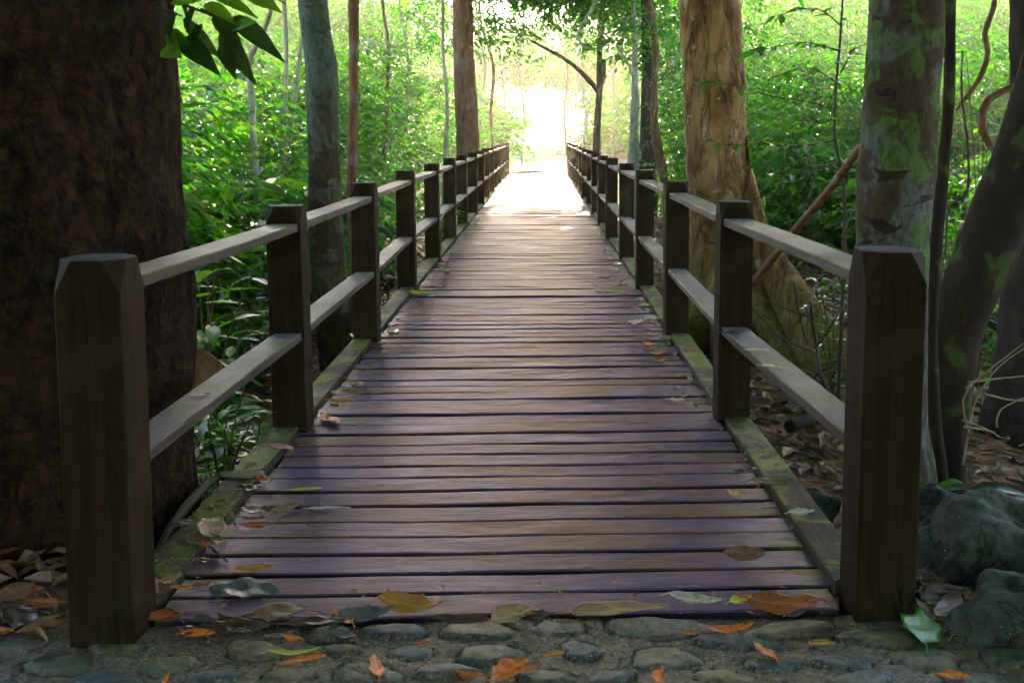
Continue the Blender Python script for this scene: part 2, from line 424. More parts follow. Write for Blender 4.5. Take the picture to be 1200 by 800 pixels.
def build_ground():
    xs = np.concatenate([np.linspace(-300, -24, 12), np.linspace(-22, 22, 150), np.linspace(24, 300, 12)])
    ys = np.concatenate([np.linspace(-300, -10, 10), np.linspace(-8, 62, 240), np.linspace(66, 400, 12)])
    X, Y = np.meshgrid(xs, ys)
    Z = gz(X, Y)
    nx, ny = len(xs), len(ys)
    V = np.stack([X, Y, Z], -1).reshape(-1, 3)
    near = (np.abs(V[:, 0]) < 20) & (V[:, 1] < 60) & (V[:, 1] > 3)
    for i in np.nonzero(near)[0]:
        V[i, 2] += .05*noise.fractal(Vector((V[i, 0]*1.3, V[i, 1]*1.3, 3)), 1.0, 2.0, 3)
    # keep the soil under the stone paving
    pav = (np.abs(V[:, 0]) < 3.4) & (V[:, 1] < 3.1)
    V[pav, 2] = -.17
    i = (np.arange(ny - 1)[:, None]*nx + np.arange(nx - 1)[None, :]).ravel()
    Q = np.stack([i, i + 1, i + nx + 1, i + nx], -1)
    o = link_mesh('ground', quads_mesh('ground', V, Q, M['ground'], smooth=True))
    tag(o, kind='structure')
build_ground()

# sandy path beyond the far end of the bridge
def build_far_path():
    V, Q = [], []
    ys = np.linspace(35.2, 104, 100)
    for j, y in enumerate(ys):
        w = 1.0 + 2.2*sstep(36, 44, y) + .12*math.sin(y*1.1)
        xc = .5*sstep(44, 75, y)*2
        for i in range(9):
            x = xc + (i/8*2 - 1)*w
            V.append((x, y, max(float(gz(x, y)), -.02) + .015 + .03*(1 - (i/4 - 1)**2)))
        if j:
            for i in range(8):
                a = (j - 1)*9 + i; Q.append((a, a + 1, a + 10, a + 9))
    tag(link_mesh('path', quads_mesh('path', np.array(V), np.array(Q), M['sand'], smooth=True)), kind='structure')
build_far_path()

DECK0 = on(600, 717, 0).y                # front edge of the deck
# ------------------------------------------------------------------ stone paving in the foreground
STONES_PX = [(462,740,78,18),(560,739,82,25),(655,737,68,19),(772,736,128,26),(480,765,56,14),(574,767,74,24),(680,763,50,19),(780,771,88,24),
    (430,790,96,20),(522,787,74,15),(200,780,66,22),(300,762,84,20),(340,790,70,18),(922,738,104,18),(866,753,104,17),(985,777,76,14),(1085,772,80,26),
    (1010,797,84,18),(905,780,70,16),(640,793,66,16),(715,796,60,14),(850,794,80,16),(140,757,70,18),(70,778,86,22),(120,797,80,18),(1140,795,70,18),
    (1030,748,90,20),(385,742,56,14),(400,762,46,12),(250,795,60,14),(20,757,60,16),(1180,770,60,22)]
def build_paving():
    st = []
    for (px, py, w, h) in STONES_PX:
        c = on(px, py, -.02); l = on(px - w/2, py, -.02); t = on(px, py - h/2, -.02); b = on(px, py + h/2, -.02)
        st.append((c.x, (t.y + b.y)/2, abs(c.x - l.x), abs(t.y - b.y)/2, random.uniform(-.25, .25)))
    def grid(x0, x1, y0, y1, step):
        return np.arange(x0, x1 + step/2, step), np.arange(y0, y1 + step/2, step)
    # random stones for the unseen rest of the paving, kept clear of the listed ones
    tries = 0
    while tries < 900:
        tries += 1
        x, y = random.uniform(-3.2, 3.2), random.uniform(.6, 2.9)
        a, b = random.uniform(.07, .15), random.uniform(.05, .10)
        if all(math.hypot((x - s[0])/(a + s[2] + .012), (y - s[1])/(b + s[3] + .012)) > 1 for s in st) and abs(x) < 3.2 and y + b < DECK0 - .03:
            st.append((x, y, a, b, random.uniform(-.5, .5)))
    xs, ys = grid(-3.3, 3.3, .5, 3.02, .009)
    X, Y = np.meshgrid(xs, ys)
    nx, ny = len(xs), len(ys)
    Z = np.full_like(X, -.022)
    Z += .006*np.sin(X*5.1 + 1)*np.sin(Y*7.3) + .003*np.sin(X*31 + Y*17)*np.sin(Y*37 - X*11)
    Z += rng.normal(0, .0012, X.shape)
    tone = np.zeros_like(X); mask = np.zeros(X.shape, bool)
    for k, (cx, cy, a, b, th) in enumerate(st):
        ph = random.uniform(0, 6)
        dx, dy = X - cx, Y - cy
        sel = (np.abs(dx) < a*1.6) & (np.abs(dy) < b*1.6 + a*.4)
        u = (dx*math.cos(th) + dy*math.sin(th))/a; v = (-dx*math.sin(th) + dy*math.cos(th))/b
        ang = np.arctan2(v, u)
        r = np.sqrt(u*u + v*v)/(1 + .10*np.sin(2*ang + ph) + .07*np.sin(3*ang + 2*ph) + .03*np.sin(7*ang + ph))
        hgt = (.011 + .008*random.random())*np.clip(1 - r**6, 0, 1)**.6
        tilt = random.uniform(-.05, .05)*dx + random.uniform(-.04, .06)*dy
        new = -.026 + hgt + tilt*(r < 1) + .0018*np.sin(X*60 + ph)*np.sin(Y*52 + ph)
        put = sel & (r < 1)
        rim = sel & (r >= 1) & (r < 1.12)
        Z[rim] -= .010*(1.12 - r[rim])/.12
        Z[put] = np.maximum(Z, new)[put]
        tone[sel & (r < 1.15)] = random.random(); mask |= put
    Z[Y > DECK0 - .004] -= .08*((Y[Y > DECK0 - .004] - DECK0 + .004)/.09)
    V = np.stack([X, Y, Z], -1).reshape(-1, 3)
    i = (np.arange(ny - 1)[:, None]*nx + np.arange(nx - 1)[None, :]).ravel()
    Q = np.stack([i, i + 1, i + nx + 1, i + nx], -1)
    mi = mask.reshape(-1)[Q].sum(1) >= 3
    me = quads_mesh('paving', V, Q, [M['mortar'], M['stone']], mi.astype(np.int32), smooth=True)
    at_ = me.attributes.new('tone', 'FLOAT', 'POINT'); at_.data.foreach_set('value', tone.astype(np.float32).ravel())
    tag(link_mesh('paving', me), kind='structure')
build_paving()

# ------------------------------------------------------------------ footbridge
POST_Y = [2.73, 4.66, 6.70, 8.90] + [8.90 + 2.1*k for k in range(1, 13)]
def box_bm(bm, x0, x1, y0, y1, z0, z1, bev=0.004, rot=0, tilt=0, taper=None):
    r = bmesh.ops.create_cube(bm, size=1)
    vs = r['verts']
    for v in vs:
        v.co = Vector((v.co.x*(x1 - x0), v.co.y*(y1 - y0), v.co.z*(z1 - z0)))
    if rot or tilt:
        bmesh.ops.rotate(bm, verts=vs, cent=(0, 0, 0), matrix=Euler((0, tilt, rot)).to_matrix())
    bmesh.ops.translate(bm, verts=vs, vec=((x0 + x1)/2, (y0 + y1)/2, (z0 + z1)/2))
    if bev:
        es = list({e for v in vs for e in v.link_edges})
        bmesh.ops.bevel(bm, geom=es, offset=bev, segments=1, affect='EDGES')
def bm_obj(name, bm, mat, parent=None, loc=None, smooth=False):
    me = bpy.data.meshes.new(name); bm.to_mesh(me); bm.free()
    me.materials.append(mat)
    if smooth: me.polygons.foreach_set('use_smooth', np.ones(len(me.polygons), dtype=bool))
    return link_mesh(name, me, parent, loc)

bridge = empty('footbridge', (0, 2.9, 0), 'long timber footbridge with post and rail sides running straight into the forest', 'footbridge')
B0 = Vector((0, 2.9, 0))

def deck_edges(y):                       # inner edges of the two kerbs
    f = max(0, 1 - (y - 2.8)/1.8)
    return -.925, .955 + .02*f
def build_deck():
    V, Q = [], []
    y = DECK0
    while y < 35.9:
        w = random.uniform(.118, .142)
        gap = random.choice([.010, .013, .016, .019, .024]) if y < 7 else random.choice([.010, .013, .017, .026])
        L, R = deck_edges(y)
        L -= random.uniform(-.012, .006); R += random.uniform(-.012, .006)
        dz = random.uniform(-.006, .003); tl = random.uniform(-.003, .003); sk = random.uniform(-.006, .006)
        sag = random.uniform(-.004, .002)
        n = 26
        base = len(V)
        prof = [(0, -.042), (.0, -.005), (.005, 0), (w - .005, 0), (w, -.005), (w, -.042)]
        e1, e2 = random.uniform(0, 9), random.uniform(0, 9)
        for i in range(n + 1):
            t = i/n; x = L + (R - L)*t
            wob1 = .0016*math.sin(e1 + x*5) + .0012*math.sin(e2 + x*13)
            wob2 = .0016*math.sin(e2 + x*4) + .0012*math.sin(e1 + x*11)
            zz = dz + tl*(t - .5)*2 + sag*(1 - (2*t - 1)**2) + .0012*math.sin(e1 + x*7)
            for k, (py, pz) in enumerate(prof):
                yy = y + py + sk*(t - .5)*2 + (wob1 if k < 3 else wob2)
                V.append((x, yy, pz + zz))
        m = len(prof)
        for i in range(n):
            for k in range(m):
                a = base + i*m + k; b = base + i*m + (k + 1) % m
                Q.append((a, b, b + m, a + m))
        Q.append(tuple(base + k for k in (0, 1, 2, 2)) if False else (base + 1, base + 0, base + 5, base + 4))
        Q.append((base + 2, base + 1, base + 4, base + 3))
        e = base + n*m
        Q.append((e + 0, e + 1, e + 4, e + 5)); Q.append((e + 1, e + 2, e + 3, e + 4))
        y += w + gap
    V = np.array(V) - np.array(B0)
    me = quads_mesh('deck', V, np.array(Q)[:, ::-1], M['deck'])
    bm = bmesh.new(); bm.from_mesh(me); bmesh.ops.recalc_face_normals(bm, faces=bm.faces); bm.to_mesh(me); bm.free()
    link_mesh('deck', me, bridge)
build_deck()

def post_mesh(w, h, depth, a, b):
    """square post from -depth to h; each top corner is cut off by one slanted facet"""
    q = w/2; r = .0035
    bm = bmesh.new()
    ring = []
    cs = [(-q, -q), (q, -q), (q, q), (-q, q)]
    lo, mid, top = [], [], []
    nxt = {0: ((-1, 0), (0, 1)), }
    for i, (x, y) in enumerate(cs):
        px, py = cs[i - 1]; nx_, ny_ = cs[(i + 1) % 4]
        d1 = Vector((px - x, py - y, 0)).normalized(); d2 = Vector((nx_ - x, ny_ - y, 0)).normalized()
        c = Vector((x, y, 0))
        lo.append([bm.verts.new(c + d1*r + Vector((0, 0, -depth))), bm.verts.new(c + d2*r + Vector((0, 0, -depth)))])
        mid.append([bm.verts.new(c + d1*r + Vector((0, 0, h - b))), bm.verts.new(c + d2*r + Vector((0, 0, h - b)))])
        top.append([bm.verts.new(c + d1*a + Vector((0, 0, h))), bm.verts.new(c + d2*a + Vector((0, 0, h)))])
    for i in range(4):
        j = (i + 1) % 4
        bm.faces.new((lo[i][0], lo[i][1], mid[i][1], mid[i][0]))
        bm.faces.new((mid[i][0], mid[i][1], top[i][1], top[i][0]))
        bm.faces.new((lo[i][1], lo[j][0], mid[j][0], mid[i][1]))
        bm.faces.new((mid[i][1], mid[j][0], top[j][0], top[i][1]))
    bm.faces.new([v for t in top for v in t])
    bmesh.ops.recalc_face_normals(bm, faces=bm.faces)
    bmesh.ops.bevel(bm, geom=[e for e in bm.edges if all(v.co.z > h - 1e-4 for v in e.verts)], offset=.003, segments=1, affect='EDGES')
    me = bpy.data.meshes.new('post'); bm.to_mesh(me); bm.free(); me.materials.append(M['post'])
    return me
BIG = post_mesh(.165, 1.0, 1.1, .046, .085)
STD = post_mesh(.148, 1.0, 1.3, .040, .075)
posts = {}
for side in (-1, 1):
    for k, y in enumerate(POST_Y):
        w = .165 if k == 0 else .148
        inner = .9285 if side > 0 or k > 2 else (.927, .898, .898)[k]
        if k == 0 and side > 0: inner = .993
        x = side*(inner + w/2)
        o = link_mesh('post', BIG if k == 0 else STD, bridge)
        yy = y + w/2 + ((.04, .04, .05, 0)[min(k, 3)] if side > 0 else (-.02, -.03, -.05, 0)[min(k, 3)])
        jx = 0 if k < 4 else random.uniform(-.012, .012)
        o.location = Vector((x + jx, yy, random.uniform(-.012, .008))) - B0
        o.rotation_euler = (random.uniform(-.006, .006), random.uniform(-.006, .006), random.uniform(-.02, .02) if k > 1 else 0)
        posts[(side, k)] = (x, yy, w)

def rail_mesh(p, q, w, t, seedv):
    """board between two points, slightly bowed, soft worn edges"""
    p, q = Vector(p), Vector(q); n = 20
    d = q - p; L = d.length; d.normalize(); s = d.cross(Vector((0, 0, 1))).normalized(); u = s.cross(d)
    V, Qd = [], []; b = .004
    prof = [(-w/2 + b, t/2), (w/2 - b, t/2), (w/2, t/2 - b), (w/2, -t/2 + b), (w/2 - b, -t/2), (-w/2 + b, -t/2), (-w/2, -t/2 + b), (-w/2, t/2 - b)]
    for i in range(n + 1):
        f = i/n
        bow = .004*math.sin(PI*f)*math.sin(seedv*3.1)
        for k, (a, z) in enumerate(prof):
            j = .0018*noise.noise(Vector((f*L*6, k*1.7, seedv)))
            c = p + d*(L*f) + s*(a + j) + u*(z + bow + .6*j)
            V.append(c)
    m = 8
    for i in range(n):
        for k in range(m):
            a = i*m + k; c = i*m + (k + 1) % m
            Qd.append((a, c, c + m, a + m))
    F_ = [tuple(range(m))[::-1], tuple(n*m + k for k in range(m))]
    return V, Qd + F_
def build_rails():
    sv = 0
    for side in (-1, 1):
        for k in range(len(POST_Y) - 1):
            x0, y0, w0 = posts[(side, k)]; x1, y1, w1 = posts[(side, k + 1)]
            for (zt, ofs) in ((.927, 0), (.447, -.004*side)):
                sv += 1
                dz0, dz1 = random.uniform(-.006, .006), random.uniform(-.006, .006)
                p = (x0 + ofs, y0 + w0/2 + .001, zt - .018 + dz0); q = (x1 + ofs, y1 - w1/2 - .001, zt - .018 + dz1)
                V, Fq = rail_mesh(p, q, .118, .036, sv*1.37)
                me = make_mesh('rail', [v - B0 for v in V], Fq, M['rail'], smooth=False)
                o = link_mesh('rail', me, bridge)
            # kerb board between the posts
            sv += 1
            xk = side*(1.0135) if k or side < 0 else 1.03
            ki0 = .992 if side < 0 else (1.04 if k == 0 else 1.018)
            ki1 = .992 if side < 0 else 1.018
            p = (side*ki0, y0 + w0/2 - .06 if k else y0 + w0/2 + .002, .002); q = (side*ki1, y1 - w1/2 - .003, .004)
            if k: p = (p[0], y0 + w0/2 + .003, p[2])
            V, Fq = rail_mesh(p, q, .118, .05, sv*1.37)
            link_mesh('kerb', make_mesh('kerb', [v - B0 for v in V], Fq, M['kerb'], smooth=False), bridge)
build_rails()
for x in (-.78, 0.0, .78):
    bm = bmesh.new(); box_bm(bm, x - .05, x + .05, 3.05, 35.9, -.24, -.056, .006)
    bmesh.ops.translate(bm, verts=bm.verts, vec=-B0)
    bm_obj('bearer', bm, M['beam'], bridge)
for k, y in enumerate(POST_Y[1:], 1):
    bm = bmesh.new(); box_bm(bm, -1.22, 1.22, y + .152, y + .252, -.36, -.245, .006)
    bmesh.ops.translate(bm, verts=bm.verts, vec=-B0)
    bm_obj('crossbeam', bm, M['beam'], bridge)

# ------------------------------------------------------------------ tubes and trunks
def tube(pts, rad, segs=10, disp=None, cap=True):
    """rings along pts with radii rad -> V, F (lists). disp(p, ang, s) gives a radial change"""
    pts = [Vector(p) for p in pts]; V, Fc = [], []
    t0 = (pts[1] - pts[0]).normalized()
    n = t0.cross(Vector((0, 1, 0.01)))
    if n.length < .1: n = t0.cross(Vector((1, 0, 0)))
    n.normalize()
    s = 0
    for i, p in enumerate(pts):
        t = (pts[min(i + 1, len(pts) - 1)] - pts[max(i - 1, 0)]).normalized()
        n = (n - t*n.dot(t)).normalized(); b = t.cross(n)
        if i: s += (p - pts[i - 1]).length
        for j in range(segs):
            a = 2*PI*j/segs
            dirv = n*math.cos(a) + b*math.sin(a)
            r = rad[i]
            if disp: r += disp(p + dirv*r, dirv, s)
            V.append(p + dirv*r)
    for i in range(len(pts) - 1):
        for j in range(segs):
            a = i*segs + j; c = i*segs + (j + 1) % segs
            Fc.append((a, c, c + segs, a + segs))
    if cap:
        Fc.append(tuple(range(segs))[::-1]); Fc.append(tuple((len(pts) - 1)*segs + j for j in range(segs)))
    return V, Fc
def smooth_path(pts, rad, step):
    """Catmull-Rom resampling of a path with radii"""
    P = [Vector(p) for p in pts]; out, ro = [], []
    for i in range(len(P) - 1):
        p0, p1, p2, p3 = P[max(i - 1, 0)], P[i], P[i + 1], P[min(i + 2, len(P) - 1)]
        n = max(1, int(round((p2 - p1).length/step)))
        for k in range(n):
            t = k/n
            out.append(.5*((2*p1) + (p2 - p0)*t + (2*p0 - 5*p1 + 4*p2 - p3)*t*t + (3*p1 - p0 - 3*p2 + p3)*t**3))
            ro.append(rad[i] + (rad[i + 1] - rad[i])*t)
    out.append(P[-1]); ro.append(rad[-1])
    return out, ro
class Parts:
    """collects tubes etc. into one mesh"""
    def __init__(s): s.V, s.F = [], []
    def add(s, V, Fc):
        o = len(s.V); s.V += V; s.F += [tuple(i + o for i in f) for f in Fc]
    def tube(s, pts, rad, segs=6, step=None, disp=None):
        if step: pts, rad = smooth_path(pts, rad, step)
        s.add(*tube(pts, rad, segs, disp))
    def build(s, name, mat, parent=None, origin=(0, 0, 0)):
        o = Vector(origin)
        return link_mesh(name, make_mesh(name, [Vector(v) - o for v in s.V], s.F, mat), parent)

# ------------------------------------------------------------------ leaves
def norm(a): return a/np.maximum(np.linalg.norm(a, axis=-1, keepdims=True), 1e-9)
def leaf_arrays(P, D, N, L, W, fold=.22, droop=.18):
    D = norm(D); S = norm(np.cross(N, D)); N = np.cross(D, S)
    L = L[:, None]; W = W[:, None]
    v = [P,
         P + D*.32*L + S*.5*W + N*fold*W*.5,
         P + D*.68*L + S*.40*W + N*(fold*W*.4 - droop*L*.35),
         P + D*L - N*droop*L,
         P + D*.68*L - S*.40*W + N*(fold*W*.4 - droop*L*.35),
         P + D*.32*L - S*.5*W + N*fold*W*.5]
    V = np.stack(v, 1).reshape(-1, 3)
    b = np.arange(len(P))[:, None]*6
    Q = np.concatenate([b + np.array([[0, 1, 2, 3]]), b + np.array([[0, 3, 4, 5]])], 1).reshape(-1, 4)
    return V, Q
def fine_leaf_arrays(P, D, N, L, W, droop=.22, fold=.25):
    D = norm(D); S = norm(np.cross(N, D)); N = np.cross(D, S)
    ns = 8; u = np.linspace(0, 1, ns + 1)
    prof = np.sin(PI*u**.78)*(1 - .2*u); prof[0] = .05; prof[-1] = .01
    n = len(P); amp = rng.uniform(.3, 1.6, n)
    rows = []
    for i in range(ns + 1):
        c = P + D*(L*u[i])[:, None] - N*(droop*amp*L*u[i]**2)[:, None]
        w = (.5*W*prof[i])[:, None]
        up = N*(fold*W*.5*prof[i]*(1 + .3*np.sin(i*2.2)))[:, None]
        rows += [c + S*w + up, c, c - S*w + up]
    V = np.stack(rows, 1).reshape(-1, 3)
    b = (np.arange(n)*(3*(ns + 1)))[:, None]
    one = []
    for i in range(ns):
        for j in (0, 1): one.append((3*i + j, 3*i + j + 1, 3*i + j + 4, 3*i + j + 3))
    Q = (b[:, :, None] + np.array(one)[None]).reshape(-1, 4)
    return V, Q, 2*ns
class Foliage:
    def __init__(s): s.a = []
    def add(s, P, D, N, L, W, mi): s.a.append((P, D, N, L, W, mi))
    def sprays(s, pos, yaw, pitch, roll, scale, mi, nleaf=13, leaf=.10, wr=.42, tw=.55):
        """flat twigs carrying leaves alternately on both sides"""
        M_ = len(pos)
        if not M_: return
        u = np.linspace(.12, 1, nleaf)
        side = np.where(np.arange(nleaf) % 2 == 0, 1., -1.)
        x = u[None, :]*tw*np.ones((M_, 1)); x += rng.normal(0, .02, x.shape)*tw
        z = -.22*tw*u[None, :]**2 + rng.normal(0, .02, x.shape)*tw
        y = rng.normal(0, .012, x.shape)
        ang = side[None, :]*np.radians(58 - 35*u[None, :]**2) + rng.normal(0, .25, x.shape)
        dl = np.stack([np.cos(ang), np.sin(ang), -.25 + rng.normal(0, .22, x.shape)], -1)
        nl = np.stack([rng.normal(0, .28, x.shape) + .1, rng.normal(0, .28, x.shape), np.ones_like(x)], -1)
        P = np.stack([x, y, z], -1)
        cy, sy, cp, sp, cr, sr = np.cos(yaw), np.sin(yaw), np.cos(pitch), np.sin(pitch), np.cos(roll), np.sin(roll)
        o, e = np.zeros(M_), np.ones(M_)
        Rz = np.stack([np.stack([cy, -sy, o], -1), np.stack([sy, cy, o], -1), np.stack([o, o, e], -1)], 1)
        Ry = np.stack([np.stack([cp, o, -sp], -1), np.stack([o, e, o], -1), np.stack([sp, o, cp], -1)], 1)
        Rx = np.stack([np.stack([e, o, o], -1), np.stack([o, cr, -sr], -1), np.stack([o, sr, cr], -1)], 1)
        R = Rz @ Ry @ Rx
        tr = lambda a: np.einsum('mij,mnj->mni', R, a)
        Pw = tr(P)*scale[:, None, None] + pos[:, None, :]
        Dw, Nw = tr(dl), tr(nl)
        L = leaf*scale[:, None]*(1 - .25*u[None, :])*rng.uniform(.75, 1.25, x.shape)
        W = L*wr*rng.uniform(.85, 1.15, x.shape)
        mi = np.repeat(np.asarray(mi)[:, None], nleaf, 1)
        s.add(Pw.reshape(-1, 3), Dw.reshape(-1, 3), Nw.reshape(-1, 3), L.ravel(), W.ravel(), mi.ravel())
    def count(s): return sum(len(a[0]) for a in s.a)
    def build(s, name, mats, parent=None, origin=(0, 0, 0), cull=None, fine=False):
        P, D, N, L, W, mi = (np.concatenate([a[i] for a in s.a]) for i in range(6))
        if cull is not None:
            k = cull(P); P, D, N, L, W, mi = P[k], D[k], N[k], L[k], W[k], mi[k]
        if fine:
            V, Q, r = fine_leaf_arrays(P - np.array(origin), D, N, L, W)
        else:
            (V, Q), r = leaf_arrays(P - np.array(origin), D, N, L, W), 2
        return link_mesh(name, quads_mesh(name, V, Q, mats, np.repeat(mi, r), smooth=fine), parent)
def pick(n, w): return rng.choice(len(w), n, p=np.array(w)/sum(w))

def crown(fol, c, r, nclump, per, leaf=.14, mix=(.5, .35, .15), tw=.7, nleaf=11):
    """leaf clumps spread unevenly through an ellipsoid"""
    d = norm(rng.normal(size=(nclump, 3))); q = rng.uniform(.25, 1, (nclump, 1))**.5
    C = np.array(c) + d*q*np.array(r)
    M_ = nclump*per
    base = np.repeat(C, per, 0) + rng.normal(0, 1, (M_, 3))*np.array([.38, .38, .22])
    out = base - np.array(c)
    yaw = np.arctan2(out[:, 1], out[:, 0]) + rng.normal(0, .8, M_)
    fol.sprays(base, yaw, rng.normal(-.05, .3, M_), rng.normal(0, .35, M_), rng.uniform(.75, 1.25, M_), pick(M_, mix), nleaf, leaf, .42, tw)
def shrub(fol, x, y, h, r, n, leaf=.10, mix=(.5, .38, .12), z=None, low=.0):
    z0 = float(gz(x, y)) if z is None else z
    u = low + (1 - low)*rng.uniform(0, 1, n)**.8
    az = rng.uniform(0, 2*PI, n)
    prof = np.sqrt(np.clip(1 - (u*1.6 - .75)**2*.75, .12, 1))
    rad = r*prof*rng.uniform(.1, 1, n)
    pos = np.stack([x + np.cos(az)*rad, y + np.sin(az)*rad, z0 + .1 + u*h], -1)
    fol.sprays(pos, az + rng.normal(0, .6, n), rng.normal(.05, .28, n), rng.normal(0, .3, n), rng.uniform(.7, 1.2, n), pick(n, mix), 12, leaf, .43, .5)

# ------------------------------------------------------------------ named trees
def bark_disp(amp, sc, ridg=0):
    def f(p, d, s):
        n = noise.fractal(Vector((p.x*sc, p.y*sc, p.z*sc*.45)), .9, 2.1, 4)
        if ridg:
            v = noise.noise(Vector((p.x*sc*2.2, p.y*sc*2.2, p.z*sc*.7)))
            n -= ridg*max(0, .25 - abs(v))*4
        return amp*n
    return f
def px_trunk(rows, ds, top_z=None, sink=.15, flare=0):
    """rows of (left px, right px, y px) seen at depth ds -> centre line from the ground up"""
    n = len(rows); ds = [ds]*n if not isinstance(ds, (list, tuple)) else ds
    pts, rad = [], []
    for (l, r, y), d in zip(rows, ds):
        pts.append(at((l + r)/2, y, d)); rad.append((r - l)/2/F*d)
    pts.reverse(); rad.reverse()
    b = pts[0]; g = float(gz(b.x, b.y))
    if b.z > g:
        dirv = (pts[0] - pts[1]); k = (b.z - g + sink)/max(.05, -dirv.normalized().z)
        e = b + dirv.normalized()*min(k, (b.z - g + sink)*1.25); e.z = g - sink
        pts.insert(0, e); rad.insert(0, rad[0]*(1.06 + flare))
    if top_z and top_z > pts[-1].z:
        d = (pts[-1] - pts[-2]).normalized(); d = (d + Vector((0, 0, .8))).normalized()
        while pts[-1].z < top_z:
            pts.append(pts[-1] + d*1.0 + Vector((random.uniform(-.06, .06), random.uniform(-.06, .06), 0))); rad.append(rad[-1]*.94)
    return pts, rad
def make_tree(name, rows, ds, mat, label, cat='tree', top=7.5, crown_r=(2.4, 2.4, 1.5), nclump=34, per=9, leaf=.17, mix=(.5, .35, .15), segs=20, step=.09, disp=(.012, 5), group=None, flare=0, crown_dz=.2, roots=None, limbs=5, crown_off=(0, 0)):
    pts, rad = px_trunk(rows, ds, top, flare=flare)
    base = Vector((pts[0].x, pts[0].y, float(gz(pts[0].x, pts[0].y))))
    t = empty(name, base, label, cat, group)
    P = Parts()
    P.tube(pts, rad, segs, step, bark_disp(*disp))
    tip = pts[-1]
    cc = tip + Vector((crown_off[0], crown_off[1], crown_dz))
    for k in range(limbs):
        a = 2*PI*k/limbs + random.uniform(-.4, .4)
        s = pts[-2].lerp(tip, random.random()); e = cc + Vector((math.cos(a)*crown_r[0]*.75, math.sin(a)*crown_r[1]*.75, random.uniform(-.2, .7)*crown_r[2]))
        P.tube([s, s.lerp(e, .5) + Vector((0, 0, .25)), e], [rad[-1]*.55, rad[-1]*.35, rad[-1]*.12], 7, .25)
    if roots: roots(P, pts, rad)
    P.build('trunk', M[mat], t, base)
    if nclump:
        f = Foliage(); crown(f, cc, crown_r, nclump, per, leaf, mix)
        f.build('crown', LEAFS, t, base)
    return t, pts, rad, base

# T1: the big dark tree at the left edge
def right_edge(es, r, d): return [(e - 2*r/d*F, e, y) for e, y in es]
rows = right_edge([(190, -40), (191, 0), (193, 100), (198, 200), (206, 270), (213, 330), (218, 400), (217, 480), (216, 560), (220, 640)], .64, 3.9)
big_tree, bp, br, bb = make_tree('large_tree', rows, 3.9, 'fissured', 'massive dark brown tree with cracked bark behind the nearest left post', top=6.0,
    crown_r=(3.0, 3.2, 1.5), nclump=70, per=10, leaf=.2, segs=130, step=.028, disp=(.030, 3.2, .8), flare=.12)
# sawn stub low on its right side
P = Parts()
a, b_ = at(205, 470, 4.2), at(243, 424, 4.35)
P.tube([a, a.lerp(b_, .6), b_], [.12, .085, .075], 18, .02, bark_disp(.014, 14))
P.build('branch_stub', M['brown'], big_tree, bb)

T2 = [(344, 378, -40), (349, 383, 0), (353, 388, 40), (358, 395, 80), (359, 396, 120), (361, 397, 160), (362, 399, 200), (362, 401, 240), (364, 404, 300), (366, 407, 330), (372, 412, 400), (376, 416, 440)]
make_tree('mottled_tree', T2, 8.6, 'mottled_dim', 'slender grey green mottled tree leaning behind the second left bay of railing', top=7, nclump=40, segs=28, step=.06, disp=(.006, 7))
T3 = [(410, 423, -30), (408, 421, 0), (409, 420, 100), (407, 419, 160), (406, 418, 220), (408, 417, 270), (411, 418, 310), (411, 419, 350)]
make_tree('thin_tree', T3, 10, 'brown', 'thin reddish brown trunk just right of the slender mottled tree', top=6.5, crown_r=(1.5, 1.5, 1.2), nclump=16, segs=12, disp=(.005, 9))
T4 = [(529, 553, -30), (530, 554, 0), (531, 555, 60), (532, 558, 100), (534, 561, 150), (535, 562, 185), (535, 564, 215)]
make_tree('forest_tree', T4, 20, 'brown', 'straight brown trunk with pale flecks standing behind the far left railing', top=9, nclump=36, segs=20, disp=(.015, 4))

def buttress(P, pts, rad):
    """plank-like root running to the right and towards the viewer"""
    top = [(868, 150, 9.45), (880, 205, 9.3), (898, 262, 9.05), (925, 310, 8.75), (955, 352, 8.45), (985, 388, 8.15), (1010, 425, 7.9)]
    line = [at(*t) for t in top]
    for i in range(len(line)): line[i].z = line[i].z
    n = len(line); V, Fc = [], []
    for i, p in enumerate(line):
        c = Vector(pts[1]); g = float(gz(p.x, p.y)) - .15
        inner = p.lerp(Vector((c.x, c.y, p.z)), .0)
        d = Vector((p.x - c.x, p.y - c.y, 0)).normalized(); s = Vector((-d.y, d.x, 0))
        th = .10 + .03*math.sin(i*2.1)
        col = []
        for f, m_ in ((0, .3), (.06, .8), (.35, .95 + .35*math.sin(i*1.7)), (.7, 1.5 + .5*math.sin(i*2.3)), (1, 2.8)):
            z = p.z + (g - p.z)*f
            col.append((p + s*th*m_, p - s*th*m_, z))
        ring = [Vector((q[0].x, q[0].y, q[2])) for q in reversed(col)] + [Vector((q[1].x, q[1].y, q[2])) for q in col]
        for v in ring:
            v += Vector((noise.noise(v*3.1), noise.noise(v*3.1 + Vector((5, 0, 0))), noise.noise(v*2 + Vector((9, 0, 0)))))*.05
        V += ring
    m = 10
    for i in range(n - 1):
        for j in range(m - 1):
            a = i*m + j; Fc.append((a, a + 1, a + m + 1, a + m))
    Fc.append(tuple((n - 1)*m + j for j in range(m)))
    P.add(V, Fc)
    # lesser roots
    b = pts[1]
    for (px, py, d, r) in ((800, 372, 9.0, .10), (850, 420, 8.6, .11), (930, 446, 8.4, .08)):
        e = at(px, py, d); e.z = float(gz(e.x, e.y)) + .0
        s = Vector((b.x, b.y, b.z + .55)); mdl = s.lerp(e, .5) + Vector((0, 0, -.08))
        P.tube([s, mdl, e, e + (e - s)*.25 - Vector((0, 0, .12))], [r*2.2, r*1.5, r, r*.5], 12, .08, bark_disp(.02, 6))
